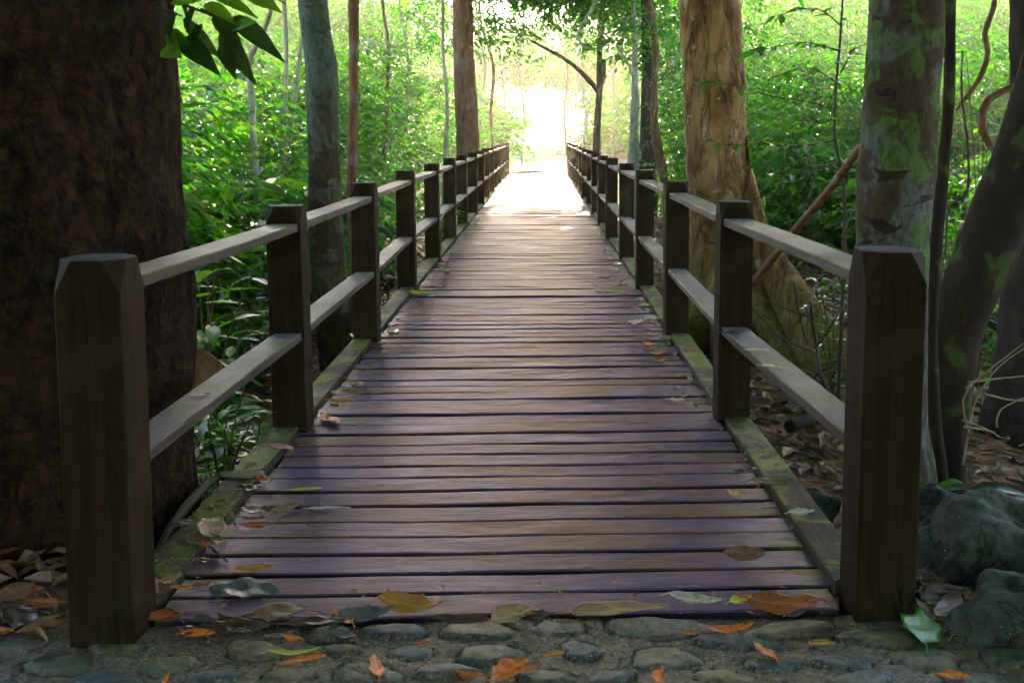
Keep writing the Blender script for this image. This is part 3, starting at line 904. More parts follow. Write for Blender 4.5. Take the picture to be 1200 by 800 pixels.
T7 = [(793, 867, -40), (794, 868, 0), (798, 871, 60), (800, 873, 100), (803, 874, 150), (805, 880, 200), (807, 889, 250), (808, 898, 300), (806, 906, 360)]
make_tree('buttress_tree', T7, 9.5, 'golden', 'thick golden brown tree with a buttress root spreading right behind the railing', top=7.5, crown_r=(3.0, 2.6, 1.5), nclump=56, segs=64, step=.05, disp=(.03, 3.4, .4), roots=buttress)

def t8_root(P, pts, rad):
    for (px, py, d, r) in ((1108, 575, 4.75, .05), (1010, 585, 4.6, .05), (1060, 600, 4.5, .06)):
        e = at(px, py, d); e.z = float(gz(e.x, e.y)) + .02
        s = pts[1] + Vector((0, 0, .35)); P.tube([s, s.lerp(e, .55) - Vector((0, 0, .12)), e], [r*1.7, r*1.3, r*.7], 10, .06, bark_disp(.012, 9))
T8 = [(1022, 1107, -40), (1021, 1105, 0), (1018, 1105, 50), (1014, 1100, 100), (1012, 1097, 150), (1006, 1095, 200), (1003, 1090, 250), (1003, 1086, 290), (1001, 1085, 400), (998, 1086, 500), (992, 1096, 560)]
make_tree('lichen_tree', T8, 5.05, 'mottled', 'pale tree with green and white lichen patches behind the nearest right post', top=6, crown_r=(2.6, 2.8, 1.4), nclump=56, per=10, leaf=.19, segs=48, step=.03, disp=(.012, 7), roots=t8_root)
T8b = [(1104, 1122, -30), (1105, 1121, 0), (1106, 1119, 100), (1098, 1112, 200), (1088, 1104, 300), (1084, 1099, 400), (1086, 1102, 480), (1093, 1112, 560)]
make_tree('slim_tree', T8b, 5.3, 'mossy_dark', 'narrow dark trunk pressed against the right side of the lichen patched tree', top=5.5, crown_r=(1.4, 1.4, 1), nclump=10, segs=14, disp=(.006, 9))
T9 = [(1228, 1312, -20), (1205, 1290, 60), (1178, 1262, 140), (1161, 1240, 199), (1143, 1215, 238), (1125, 1195, 286), (1110, 1178, 322), (1092, 1153, 380), (1088, 1145, 430), (1089, 1133, 500), (1092, 1130, 570)]
make_tree('leaning_tree', T9, 5.6, 'mossy_dark', 'dark leaning trunk with round moss patches at the right edge', top=5.5, crown_r=(2.2, 2.4, 1.3), nclump=44, per=10, leaf=.19, segs=30, step=.05, disp=(.014, 6))
T10 = [(1183, 1240, -30), (1184, 1238, 0), (1183, 1236, 170), (1176, 1236, 330), (1170, 1236, 400), (1162, 1238, 450), (1150, 1244, 492)]
make_tree('shaded_tree', T10, 6.9, 'grey', 'dark upright trunk at the right edge behind the leaning mossy tree', top=6.5, crown_r=(2.2, 2.2, 1.3), nclump=34, segs=26, disp=(.016, 6, .4))

# trees further along the bridge
def small_tree(name, rows, d, mat, label, top, cr, ncl, leaf=.11, mix=(.35, .42, .23), group=None, off=(0, 0), dz=.2, limbs=3):
    return make_tree(name, rows, d, mat, label, top=top, crown_r=cr, nclump=ncl, per=8, leaf=leaf, mix=mix, segs=9, step=.15, disp=(.008, 6), group=group, crown_off=off, crown_dz=dz, limbs=limbs)
small_tree('curved_tree', [(753, 763, 0), (759, 769, 20), (764, 772, 50), (764, 772, 80), (763, 771, 110), (762, 771, 140), (765, 776, 170), (772, 784, 208)], 21, 'brown', 'curved brown trunk beside the far right railing', 7, (2, 2, 1.4), 20)
small_tree('dark_tree', [(751, 765, 0), (752, 765, 90), (750, 767, 160), (748, 770, 195)], 25, 'grey', 'dark upright trunk behind the curved brown one at the far right railing', 8, (2.2, 2.2, 1.6), 24)
small_tree('pale_tree', [(741, 747, 40), (740, 748, 100), (738, 748, 150), (735, 749, 195)], 23, 'pale', 'pale trunk wrapped in vines left of the dark upright trunk', 6, (1.6, 1.6, 1.2), 14)
ft, fp, fr, fb = small_tree('forked_tree', [(699, 706, 105), (697, 705, 130), (695, 704, 160), (693, 705, 200)], 32, 'grey', 'dark tree forking into two limbs right of the bright path', 5.2, (2.2, 2.0, 1.2), 22, limbs=2)
P = Parts()
P.tube([at(702, 108, 32), at(690, 94, 32), at(670, 75, 31.5), at(645, 60, 31), at(622, 48, 30.5)], [.09, .08, .06, .05, .025], 7, .2)
P.tube([at(702, 108, 32), at(707, 90, 32), at(708, 70, 32)], [.09, .075, .06], 7, .2)
P.build('limb', M['grey'], ft, fb)
pt, pp, pr, pb = small_tree('pale_sapling', [(288, 294, 76), (289, 297, 90), (290, 299, 120), (292, 300, 150), (293, 303, 190), (295, 305, 230), (296, 306, 260)], 11, 'pale', 'pale sapling with a kinked fork left of the slender mottled tree', None, (1, 1, .6), 0, limbs=0)
P = Parts()
P.tube([at(291, 78, 11), at(296, 60, 11), at(304, 48, 10.9), at(317, 14, 10.8), at(324, -30, 10.8)], [.036, .034, .028, .024, .02], 8, .06)
P.tube([at(290, 76, 11), at(283, 66, 11.1), at(278, 58, 11.2)], [.022, .016, .006], 7, .05)
P.build('limb', M['pale'], pt, pb)

SAP = 'thin saplings among the forest undergrowth'
THIN = [((330, 336, 0), (333, 338, 60), (332, 337, 120), 13, 'pale', 'thin pale stem rising left of the mottled tree top'),
        ((352, 356, 40), (346, 351, 85), (341, 346, 130), 13, 'pale', 'thin slanting stem touching the left edge of the mottled tree'),
        ((446, 450, 0), (453, 457, 60), (449, 454, 150), 19, 'brown', 'dark thin stem midway between the reddish trunk and the straight brown trunk'),
        ((517, 521, 60), (522, 526, 120), (519, 524, 190), 18, 'pale', 'grey green stem close left of the straight brown trunk'),
        ((466, 469, 0), (477, 480, 80), (472, 476, 170), 24, 'pale', 'thin brown stem far behind the left railing')]
for k, (a, b2, c, d, mt, lb) in enumerate(THIN):
    small_tree('sapling', [a, b2, c], d, mt, lb, 4.5 + .5*k, (1.2, 1.2, .9), 8, group=SAP)
HAZY = 'hazy slender trees around the bright path'
for k, (px, d, w) in enumerate([(578, 34, 4), (592, 46, 3), (612, 44, 3), (664, 54, 3), (684, 50, 6), (718, 46, 3), (786, 40, 9), (793, 44, 5), (566, 42, 4)]):
    j = random.uniform(-16, 16); j2 = random.uniform(-6, 6)
    small_tree('slender_tree', [(px - w*.4 + j, px + w*.4 + j, 30), (px - w*.45 + j*.3 + j2, px + w*.45 + j*.3 + j2, 80), (px - w/2 - j2*.6, px + w/2 - j2*.6, 130), (px - w/2, px + w/2, 180)], d, ('brown', 'pale', 'pale')[k % 3],
               'slender tree half lost in the glare around the far end of the path', 7 + random.random()*2, (2.2, 2.2, 1.8), 20, mix=(.2, .4, .4), leaf=.13, group=HAZY)

# ------------------------------------------------------------------ undergrowth and far forest
CLEAR = [(340, 418, 8.6, 440), (402, 426, 10, 350), (524, 568, 20, 215), (790, 900, 9.5, 420), (745, 785, 21, 205), (686, 712, 32, 190), (284, 308, 11, 235), (735, 772, 25, 190), (885, 1008, 13, 330), (1105, 1175, 9, 330)]
def blocked(x, y, z, hgt, r):
    d = y
    px0, _, _ = proj(x - r, y, z); px1, _, _ = proj(x + r, y, z); _, pyt, _ = proj(x, y, z + hgt + .15)
    for (a, b, dd, yb) in CLEAR:
        if d < dd + .3 and px1 > a and px0 < b and pyt < yb - 15: return True
    return False
und = Foliage(); stems = Parts(); nsh = 0
def try_shrub(x, y, h, r, n, leaf, mix, low=0., stem=True):
    global nsh
    z = float(gz(x, y))
    if blocked(x, y, z, h, r*.8): return False
    shrub(und, x, y, h, r, n, leaf, mix, low=low); nsh += 1
    if stem and y < 16:
        for k in range(2):
            a = random.uniform(0, 6.3)
            stems.tube([(x, y, z - .1), (x + .1*math.cos(a), y + .1*math.sin(a), z + h*.5), (x + r*.4*math.cos(a), y + r*.4*math.sin(a), z + h*.92)], [.012, .009, .004], 5)
    return True
# mid distance banks on both sides
for side in (-1, 1):
    for k in range(420):
        y = random.uniform(7.5, 36)**1.0
        xm = 1.9 + .25*max(0, y - 8)*random.random()
        x = side*random.uniform(xm, min(2.5 + y*.62, 15))
        if side > 0 and y < 9.5 and x < 3.2: continue
        if side < 0 and y < 9 and x > -2.6: continue
        small = random.random() < (.55 if y < 14 else .3)
        if side > 0 and y < 15 and random.random() < .45: continue
        h = random.uniform(.35, .8) if small else random.uniform(1.2, 2.6)*(1 if y < 16 else 1.35)
        r = random.uniform(.35, .6) if small else random.uniform(.6, 1.1)
        lit = random.random()
        mix = (.62, .32, .06) if lit < .5 else (.3, .5, .2)
        try_shrub(x, y, h, r, int(34 if small else 80 + 60*h/2), random.uniform(.095, .15), mix)
# coarser leaved shrubs nearer the railings
for k in range(46):
    sd_ = -1 if k % 3 else 1; y = random.uniform(7.2 if sd_ < 0 else 10.5, 15); x = sd_*random.uniform(2.2, 3.0 + .45*y)
    try_shrub(x, y, random.uniform(.5, 1.7), random.uniform(.4, .8), 46, random.uniform(.17, .25), (.75, .22, .03))
# the arch of foliage above and behind the path end
for k in range(300):
    y = random.uniform(37, 72); x = random.uniform(-26, 26)
    hole = abs(x - .4) < 1.6 + 2.6*random.random()
    if hole: continue
    h = random.uniform(2.5, 7.5); r = random.uniform(1.2, 2.2)
    h = min(h, 1.0 + .8*max(0, abs(x - .4) - 1.2))
    shrub(und, x, y, h, r, int(70 + 26*h), random.uniform(.14, .2), (.2, .45, .35))
o = und.build('undergrowth', LEAFS)
tag(o, 'dense leafy green undergrowth filling the forest on both sides of the bridge', 'undergrowth', kind='stuff')
for k in range(170):
    sd_ = random.choice((-1, 1)); y = random.uniform(7.5, 22); x = sd_*random.uniform(2.0 + .12*y, 3.5 + .45*y); z = float(gz(x, y))
    if blocked(x, y, z, 1.5, .25): continue
    h = random.uniform(.8, 3.2); lx, ly = random.uniform(-.9, .9), random.uniform(-.5, .5); r = random.uniform(.006, .014)
    m1 = Vector((x + lx*.3 + random.uniform(-.1, .1), y + ly*.4, z + h*.45)); e1 = Vector((x + lx, y + ly, z + h))
    stems.tube([(x, y, z - .1), m1, e1], [r, r*.8, r*.4], 5, .2)
    e2 = m1 + Vector((-lx*.6, random.uniform(-.3, .3), h*.4)); stems.tube([m1, m1.lerp(e2, .5) + Vector((0, 0, .06)), e2], [r*.6, r*.45, r*.2], 5)
o = stems.build('undergrowth_stems', M['twig_pale'])
tag(o, 'thin brown stems of the undergrowth', 'undergrowth', kind='stuff')
# canopy of the far forest: foliage hanging over the corridor, plus unseen foliage added for shade
can = Foliage()
for k in range(230):
    y = random.uniform(19, 66)
    x = random.uniform(-20, 20)
    zlo = 2.2 + .085*y*random.uniform(.5, 1.3)
    if abs(x) < 3.2 or (-5 < x < 0 and y < 27): continue
    z = zlo + random.uniform(0, 3.2)
    crown(can, (x, y, z), (1.5, 1.5, .7), 6, 7, .16, (.25, .45, .30))
for k in range(240):                      # arch over the path beyond the clearing
    y = random.uniform(60, 82); x = random.uniform(-5, 5)
    crown(can, (x, y, random.uniform(1.5 + .045*y, 5.6 + .2*(y - 60))), (1.4, 1.5, .6), 6, 7, .15, (.2, .45, .35))
def shade_roof(n, xr, yr, zr):  # overhead leaf clumps out of view, added to keep light off the foreground
    for k in range(n):
        crown(can, (random.uniform(*xr), random.uniform(*yr), random.uniform(*zr)), (1.4, 1.4, .5), 6, 6, .30, (.4, .4, .2), nleaf=9, tw=.9)
shade_roof(150, (-.5, 1.9), (17, 29.5), (5.1, 9.0))     # dense boughs added above the view to shade the bridge's near half
shade_roof(26, (-.9, 2.0), (29.5, 38), (5.5, 8.5))
shade_roof(40, (-.5, 1.9), (10, 18), (4.4, 6.0))
shade_roof(35, (-5, 2), (3, 8), (4.2, 8.0))
shade_roof(24, (2.2, 7), (4, 16), (4.2, 8.0))
shade_roof(14, (-9, -3), (8, 18), (4.5, 8.0))
shade_roof(150, (-9, 9), (-10, 5), (4.4, 8.0))
for k in range(130):                      # lower boughs reaching across the view above the railings
    y = random.uniform(20.5, 42); x = random.uniform(-11, 11); z = 1.31 + random.uniform(.062, .135)*y
    px, py, _ = proj(x, y, z)
    if abs(px - 640) < 130 and py > 62 - .2*abs(px - 640): continue
    crown(can, (x, y, z), (1.2, 1.3, .45), 6, 6, .13, (.5, .4, .1))
for k in range(210):                      # unseen foliage added behind and beside the camera to block sky light
    a = random.uniform(PI*.95, PI*2.05); r = random.uniform(7, 12)
    crown(can, (math.cos(a)*r, math.sin(a)*r*.8 - .5, random.uniform(.4, 8)), (1.5, 1.5, 1.2), 7, 7, .22, (.5, .4, .1))
for k in range(330):                      # far backdrop of trees that closes the view
    y = random.uniform(76, 98); x = random.uniform(-50, 50)
    if abs(x) < 1.5 + 3*random.random(): continue
    crown(can, (x, y, random.uniform(.8, 12)), (2.6, 2.0, 1.6), 9, 8, .34, (.25, .45, .3), tw=1.1)
for k in range(330):                      # deeper layers on both sides
    y = random.uniform(34, 62); x = random.choice((-1, 1))*random.uniform(4.5, 30)
    crown(can, (x, y, random.uniform(1.5, 1.31 + .15*y)), (1.9, 1.7, 1.1), 7, 7, .22, (.6, .35, .05), tw=.9)
o = can.build('forest_and_shade_foliage', LEAFS)
tag(o, 'leafy forest canopy arching over the bridge and the far end of the path, with unseen foliage added for shade', 'forest', kind='stuff')
print('LEAVES', und.count(), can.count(), 'shrubs', nsh)

# ------------------------------------------------------------------ plants one can tell apart
def plant(name, px, d, h, nst, spread, leafL, label, mats=LEAFS, mix=(.1, .5, .4), wr=.36, z=None, per=5, lean=(0, 0), group=None, cat='plant', drop=.3):
    p = at(px, 300, d); x, y = p.x, p.y; z0 = float(gz(x, y)) if z is None else z
    t = empty(name, (x, y, z0), label, cat, group)
    P = Parts(); f = Foliage()
    for k in range(nst):
        a = 2*PI*k/nst + random.uniform(-.5, .5); sp = spread*random.uniform(.3, 1)
        hh = h*random.uniform(.65, 1)
        q = [Vector((0, 0, -.05)), Vector((sp*.3*math.cos(a) + lean[0]*.4, sp*.3*math.sin(a) + lean[1]*.4, hh*.55)), Vector((sp*math.cos(a) + lean[0], sp*math.sin(a) + lean[1], hh))]
        pts, rad = smooth_path(q, [.007, .005, .003], .06)
        P.tube(pts, rad, 5)
        m = per + random.randint(0, 2)
        idx = np.linspace(len(pts)*.3, len(pts) - 1, m).astype(int)
        for j, i in enumerate(idx):
            for s in (-1, 1):
                az = a + j*1.9 + (0 if s > 0 else PI) + random.uniform(-.4, .4)
                D = np.array([[math.cos(az), math.sin(az), random.uniform(-.25, drop)]])
                L = leafL*random.uniform(.7, 1.15)
                b = np.array([list(pts[i])]) 
                f.add(b, D, np.array([[random.gauss(0, .25), random.gauss(0, .25), 1.]]), np.array([L]), np.array([L*wr]), pick(1, mix))
    P.build('stem', M['stem'], t)
    f.build('foliage', mats, t, fine=True)
    return t
UND = 'young plants beside the bridge'
plant('young_plant', 250, 4.55, .75, 7, .20, .12, 'tallest leafy young plant growing up beside the left kerb under the lower rail', mix=(.1, .45, .45), per=6)
plant('young_plant', 285, 4.7, .62, 6, .18, .11, 'bushy young plant just left of the second left post', mix=(.2, .5, .3), per=5)
plant('young_plant', 232, 4.9, .45, 5, .18, .11, 'small young plant in the gap beside the large dark tree', mix=(.1, .5, .4))
plant('young_plant', 305, 5.3, .55, 5, .2, .11, 'low plant half hidden by the second left post', mix=(.2, .5, .3))
plant('broadleaf_plant', 238, 6.0, 1.55, 5, .42, .26, 'tall broad leaved plant beside the right edge of the large dark tree', mix=(0, .3, .7), wr=.30, per=4, cat='plant')
plant('broadleaf_plant', 262, 6.2, .85, 4, .35, .22, 'lower broad leaved plant seen between the two left rails', mix=(0, .4, .6), wr=.30, per=4)
plant('shrub', 300, 7.6, .8, 7, .4, .14, 'dark green shrub behind the second left post', mix=(.5, .4, .1), per=6)
plant('shrub', 255, 8.0, .7, 7, .45, .13, 'spreading shrub on the slope above the brown leaf litter', mix=(.5, .4, .1), per=6)
plant('shrub', 440, 8.2, .6, 6, .3, .11, 'small shrub seen between the third and fourth left posts', mix=(.3, .5, .2), per=5)
plant('seedling', 395, 5.3, .25, 4, .16, .09, 'tiny seedling under the second left bay of railing', mix=(.2, .5, .3), per=3)
plant('broadleaf_plant', 1150, 4.3, .28, 7, .30, .19, 'broad teal leaves growing low behind the mossy boulder', mats=[M['leaf_deep']]*3, wr=.36, per=2, drop=.1)
plant('broadleaf_plant', 1185, 4.0, .16, 5, .22, .15, 'low clump of broad leaves at the right edge above the mossy boulder', wr=.4, per=2, mix=(.3, .5, .2), drop=.1)
plant('seedling', 940, 5.2, .22, 4, .15, .10, 'bright green seedling in the litter right of the second right post', mix=(0, .4, .6), per=2)
plant('seedling', 965, 10.5, .35, 6, .5, .14, 'pale leaved seedlings on the litter under the slanting pole', mix=(.6, .3, .1), per=3)
plant('shrub', 1120, 8.5, 1.7, 7, .45, .13, 'vivid green shrub seen between the lichen patched tree and the leaning trunk', mix=(.0, .3, .7), per=8)
plant('shrub', 1150, 7.8, 2.6, 8, .55, .13, 'tall vivid green shrub rising above the leaning mossy trunk', mix=(.0, .25, .75), per=10)
plant('shrub', 980, 7.2, 1.0, 6, .4, .10, 'sparse leafy shrub left of the lichen patched tree', mix=(.4, .4, .2), per=5)
plant('feathery_plant', 520, 15, .9, 9, .6, .2, 'pale feathery plant behind the fifth left post', mix=(.5, .4, .1), wr=.2, per=8)

# twiggy branch with bright leaves in front of the golden trunk
sp = at(985, 330, 7.0); sp.z = float(gz(sp.x, sp.y))
t = empty('leafy_sapling', sp, 'sapling reaching bright yellow green leaves across the golden trunk', 'sapling')
P = Parts(); f = Foliage()
def twig_with_leaves(line, d, r0, leafL, n, mi, droop=0.0):
    pts, rad = smooth_path([at(x, y, dd) for (x, y), dd in zip(line, d)], list(np.linspace(r0, .0015, len(line))), .05)
    P.tube(pts, rad, 5)
    for j in range(n):
        i = int(len(pts)*(.12 + .88*j/n)) ; i = min(i, len(pts) - 2)
        dv = (pts[i + 1] - pts[i]).normalized(); s = 1 if j % 2 else -1
        side = dv.cross(Vector((0, 0, 1))).normalized()*s
        D = dv*.55 + side*.7 + Vector((0, 0, random.uniform(-.45, .15)))
        L = leafL*random.uniform(.7, 1.2)
        f.add(np.array([list(pts[i] - sp)]), np.array([list(D)]), np.array([[random.gauss(0, .3), -.35 + random.gauss(0, .3), 1.]]), np.array([L]), np.array([L*.42]), np.array([mi]))
P.tube([sp - Vector((0, 0, .1)), at(990, 250, 7.0), at(978, 150, 7.0), at(985, 40, 7.0), at(990, -40, 7)], [.014, .012, .010, .008, .006], 6, .1)
for line, n, mi in ((((978, 128), (940, 118), (900, 112), (862, 100), (822, 96)), 15, 2), (((978, 165), (930, 172), (890, 168), (850, 170), (823, 160)), 15, 2),
                 (((980, 190), (930, 215), (880, 235), (830, 250)), 8, 1), (((978, 140), (950, 142), (905, 140)), 8, 2), (((984, 60), (940, 50), (880, 62)), 12, 1),
                 (((990, 200), (955, 195), (915, 208), (885, 196)), 8, 1), (((985, 100), (950, 80), (912, 88)), 10, 2), (((985, 30), (955, 10), (905, 20)), 10, 1), (((985, 85), (1000, 60), (1015, 52)), 5, 2)):
    twig_with_leaves(line, np.linspace(7.0, 6.6, len(line)), .006, .13, n, mi)
P.build('stem', M['twig'], t, sp); f.build('foliage', LEAFS, t, fine=True)

# broad leaved bough hanging from the large dark tree, close to the camera
P = Parts(); sp_ = bb
f = Foliage()
for line in (((180, -20), (215, 5), (250, 20), (285, 48)), ((215, 5), (222, 28), (228, 48)), ((235, 12), (262, 24), (272, 50)), ((200, -30), (250, -18), (310, -8), (335, 6)), ((182, 10), (200, 14), (214, 20))):
    pts, rad = smooth_path([at(x, y, 3.7) for x, y in line], list(np.linspace(.008, .002, len(line))), .03)
    P.tube(pts, rad, 5)
for (bx, by, tx, ty, w, mi) in ((228, 8, 212, 30, .35, 0), (215, 22, 260, 72, .36, 0), (250, 18, 288, 58, .40, 0), (258, 40, 298, 90, .34, 0), (272, 20, 322, 54, .36, 0), (240, 5, 270, 14, .4, 2), (250, -5, 300, 8, .35, 2), (290, -8, 326, 8, .3, 2),
                          (200, 4, 246, -6, .4, 2), (203, 16, 190, 30, .4, 0), (212, 45, 250, 75, .4, 0), (196, 40, 214, 46, .45, 1), (194, 55, 208, 64, .45, 2), (270, 36, 296, 20, .4, 1), (262, 50, 270, 82, .42, 0), (236, 28, 222, 50, .45, 0)):
    a, b2 = at(bx, by, 3.7), at(tx, ty, 3.55 + random.uniform(-.1, .1))
    D = b2 - a; L = D.length*.92
    Nn = np.array([[random.uniform(-.3, .3), -1.0, .5 + random.uniform(-.2, .3)]])
    f.add(np.array([list(a - sp_)]), np.array([list(D)]), Nn, np.array([L]), np.array([L*w*.72]), np.array([mi]))
o1 = P.build('bough', M['twig'], big_tree, bb)
f.build('bough_leaves', [M['leaf_dark'], M['leaf_mid'], M['leaf_bright']], big_tree, fine=True)

# vines, pole, twigs
def stick(name, pts, rad, mat, label, cat, segs=8, step=.05, dsp=(.003, 9)):
    P = Parts(); P.tube(pts, rad, segs, step, bark_disp(*dsp) if dsp else None)
    o = P.build(name, M[mat], None, pts[0]); o.location = pts[0]
    return tag(o, label, cat)
pole_base = at(884, 330, 8.3)
stick('pole', [pole_base, at(930, 272, 7.3), at(972, 222, 6.3), at(1011, 168, 5.35)], [.030, .028, .025, .022], 'brown', 'thin dead pole leaning against the lichen patched tree', 'pole')
stick('vine', [at(700, -30, 15), at(698, 0, 15), at(686, 24, 15), at(679, 36, 15), at(679, 48, 15), at(686, 56, 15), at(694, 58, 15)], [.025, .024, .022, .02, .018, .014, .008], 'pale', 'pale vine curling like a hook above the bright path', 'vine')
stick('vine', [at(702, 36, 22), at(722, 52, 22), at(738, 80, 22), at(748, 118, 22), at(744, 150, 22), at(752, 185, 22)], [.02, .022, .024, .026, .024, .02], 'pale', 'pale looping vine twisting round the pale trunk at the far right', 'vine')
stick('vine', [at(735, 20, 21), at(731, 45, 21), at(728, 62, 21)], [.02, .018, .012], 'twig_pale', 'short straight vine hanging left of the curved trunk', 'vine')
stick('vine', [at(1168, -20, 6.6), at(1164, 10, 6.6), at(1154, 40, 6.6), at(1158, 62, 6.6), at(1150, 88, 6.6), at(1137, 108, 6.6), at(1120, 130, 6.6)], [.018, .018, .018, .017, .016, .013, .008], 'brown', 'thick dark vine winding down at the upper right', 'vine')
stick('vine', [at(1128, 60, 6.3), at(1127, 110, 6.3), at(1134, 170, 6.3), at(1133, 225, 6.3), at(1112, 245, 6.3), at(1108, 300, 6.3)], [.007, .007, .008, .008, .007, .006], 'twig', 'thin dark vine hanging between the lichen patched tree and the leaning trunk', 'vine')
stick('vine', [at(1190, 100, 6.5), at(1158, 118, 6.5), at(1150, 145, 6.5), at(1160, 170, 6.5), at(1172, 185, 6.5)], [.02, .024, .024, .022, .018], 'brown', 'stout bent vine beside the leaning mossy trunk', 'vine')
stick('vine', [at(452, 180, 14), at(462, 150, 14), at(476, 140, 14)], [.012, .01, .006], 'twig_pale', 'pale bent twig behind the third left post', 'twig')
# bare twigs right of the second right post
tb = at(975, 480, 6.0); tb.z = float(gz(tb.x, tb.y))
t = empty('bare_bush', tb, 'bare dark twiggy bush in front of the buttress root', 'bush')
P = Parts()
for line, r in ((((978, 475), (962, 440), (956, 400), (950, 360), (958, 330), (968, 322)), .013), (((958, 405), (975, 380), (992, 352)), .007), (((956, 412), (920, 398), (893, 372), (872, 352)), .008), (((955, 440), (985, 420), (992, 395)), .007),
                 (((950, 360), (938, 372), (930, 388)), .004), (((952, 372), (920, 362), (895, 352)), .004), (((930, 330), (935, 360), (945, 400), (960, 420)), .006), (((968, 460), (990, 440), (1000, 425)), .006), (((898, 346), (910, 330), (925, 322)), .004), (((978, 300), (985, 330), (993, 345)), .008)):
    P.tube([at(x, y, 6.0 + .06*i*(-1)**i) for i, (x, y) in enumerate(line)], list(np.linspace(r, r*.45, len(line))), 6, .05, bark_disp(.003, 12))
P.build('branch', M['twig'], t, tb)
tb = at(1135, 480, 5.0); tb.z = float(gz(tb.x, tb.y))
t = empty('dry_twigs', tb, 'tangle of thin dry twigs in front of the shaded trunk at the right edge', 'twigs')
P = Parts()
for line in (((1128, 545), (1136, 500), (1145, 465), (1170, 430), (1205, 405)), ((1132, 455), (1150, 440), (1205, 398)), ((1134, 448), (1165, 444), (1205, 440)), ((1130, 500), (1160, 505), (1168, 510)), ((1150, 460), (1180, 468), (1210, 470)), ((1168, 500), (1172, 480), (1210, 462)), ((1128, 492), (1150, 500), (1172, 512)), ((1136, 510), (1128, 470), (1140, 450))):
    P.tube([at(x, y, 5.0 + .05*i) for i, (x, y) in enumerate(line)], list(np.linspace(.006, .0025, len(line))), 5, .05)
P.build('twig', M['twig_pale'], t, tb)
stick('log', [at(1085, 352, 8.4), at(1130, 360, 8.2), at(1180, 388, 7.8)], [.05, .05, .045], 'grey', 'dark fallen branch lying behind the leaning mossy trunk', 'log')
stick('log', [at(925, 500, 6.6), at(965, 488, 6.9), at(1000, 476, 7.2)], [.04, .04, .035], 'mossy_dark', 'mossy green fallen branch at the foot of the buttress root', 'log')
stick('stick', [on(178, 668, -.01), on(205, 612, .0), on(240, 570, .02), on(262, 556, .03)], [.018, .019, .018, .014], 'twig', 'brown stick lying along the outside of the left kerb', 'stick', step=.03)

# ------------------------------------------------------------------ boulders
def rock(name, c, s, seed_, label):
    bm = bmesh.new(); bmesh.ops.create_icosphere(bm, subdivisions=6, radius=1)
    o3 = Vector((seed_*3.1, seed_*1.7, seed_))
    for v in bm.verts:
        p = v.co.copy()
        n = .30*noise.fractal(p*1.1 + o3, 1, 2, 3) + .035*noise.fractal(p*4 + o3, .8, 2.1, 6)
        cell = noise.voronoi(p*1.3 + o3)[0][0]
        p *= 1 + n - .22*max(0, .45 - cell)
        v.co = Vector((p.x*s[0], p.y*s[1], p.z*s[2]))
    o = bm_obj(name, bm, M['rock'], None, c, True)
    return tag(o, label, 'rock')
p = at(1160, 650, 3.35); rock('boulder', (p.x + .02, p.y, -.02), (.30, .26, .20), 1.0, 'large dark mossy boulder behind the nearest right post')
p = at(1190, 750, 2.85); rock('boulder', (p.x + .06, p.y, -.02), (.24, .17, .15), 2.3, 'blue grey rock with a bright moss rim at the lower right corner')
p = at(1092, 575, 4.2); rock('boulder', (p.x, p.y, -.2), (.13, .12, .12), 4.1, 'small mossy stone between the nearest right post and the large boulder')
p = at(925, 548, 4.9); rock('boulder', (p.x, p.y, -.42), (.22, .16, .1), 5.2, 'flat stone in the litter right of the second right post')

# ------------------------------------------------------------------ leaf litter on the forest floor
lit = Foliage()
def scatter(n, xr, yr, L0, L1, zf=None, cond=None):
    x = rng.uniform(*xr, n); y = rng.uniform(*yr, n)
    if cond is not None:
        k = cond(x, y); x, y = x[k], y[k]
    z = (gz(x, y) if zf is None else np.full_like(x, zf)) + rng.uniform(.005, .05, len(x))
    a = rng.uniform(0, 2*PI, len(x)); L = rng.uniform(L0, L1, len(x))
    D = np.stack([np.cos(a), np.sin(a), rng.normal(0, .22, len(x))], -1)
    N = np.stack([rng.normal(0, .35, len(x)), rng.normal(0, .35, len(x)), np.ones(len(x))], -1)
    lit.add(np.stack([x, y, z], -1), D, N, L, L*rng.uniform(.28, .5, len(x)), np.zeros(len(x), int))
scatter(5200, (-4.5, -1.12), (3.3, 13), .06, .15)
scatter(6500, (1.12, 5.0), (3.3, 13), .06, .15)
scatter(3500, (-8, -1.2), (9, 24), .09, .18)
scatter(4500, (1.2, 9), (9, 24), .09, .18)
scatter(1800, (-1.1, 1.1), (4.4, 14), .08, .16)
scatter(420, (-3.0, -1.12), (2.80, 3.4), .07, .15, zf=-.04)
scatter(160, (1.16, 1.9), (2.78, 3.3), .06, .12, zf=-.05)
o = lit.build('leaf_litter', [M['litter']])
tag(o, 'brown and rust dry leaves covering the forest floor', 'leaf litter', kind='stuff')
# crumbs: small debris on deck edges, kerbs and paving
lit = Foliage()
def crumbs(n, x0, x1, y0, y1, z, L0, L1):
    x = rng.uniform(x0, x1, n); y = rng.uniform(y0, y1, n); a = rng.uniform(0, 6.28, n); L = rng.uniform(L0, L1, n)
    lit.add(np.stack([x, y, np.full(n, z) + rng.uniform(0, .006, n)], -1), np.stack([np.cos(a), np.sin(a), rng.normal(0, .06, n)], -1), np.stack([rng.normal(0, .12, n), rng.normal(0, .12, n), np.ones(n)], -1), L, L*rng.uniform(.3, .7, n), np.zeros(n, int))
crumbs(150, -1.06, -.86, 2.95, 5.0, .029, .008, .035); crumbs(90, .9, 1.07, 3.0, 5.0, .029, .008, .03)
crumbs(160, -.98, -.8, 5, 14, .006, .015, .06); crumbs(160, .8, .98, 5, 14, .006, .015, .06)
crumbs(60, -.95, .95, 2.90, 2.99, .003, .006, .03); crumbs(420, -1.6, 1.7, 2.3, 2.92, -.012, .004, .014)
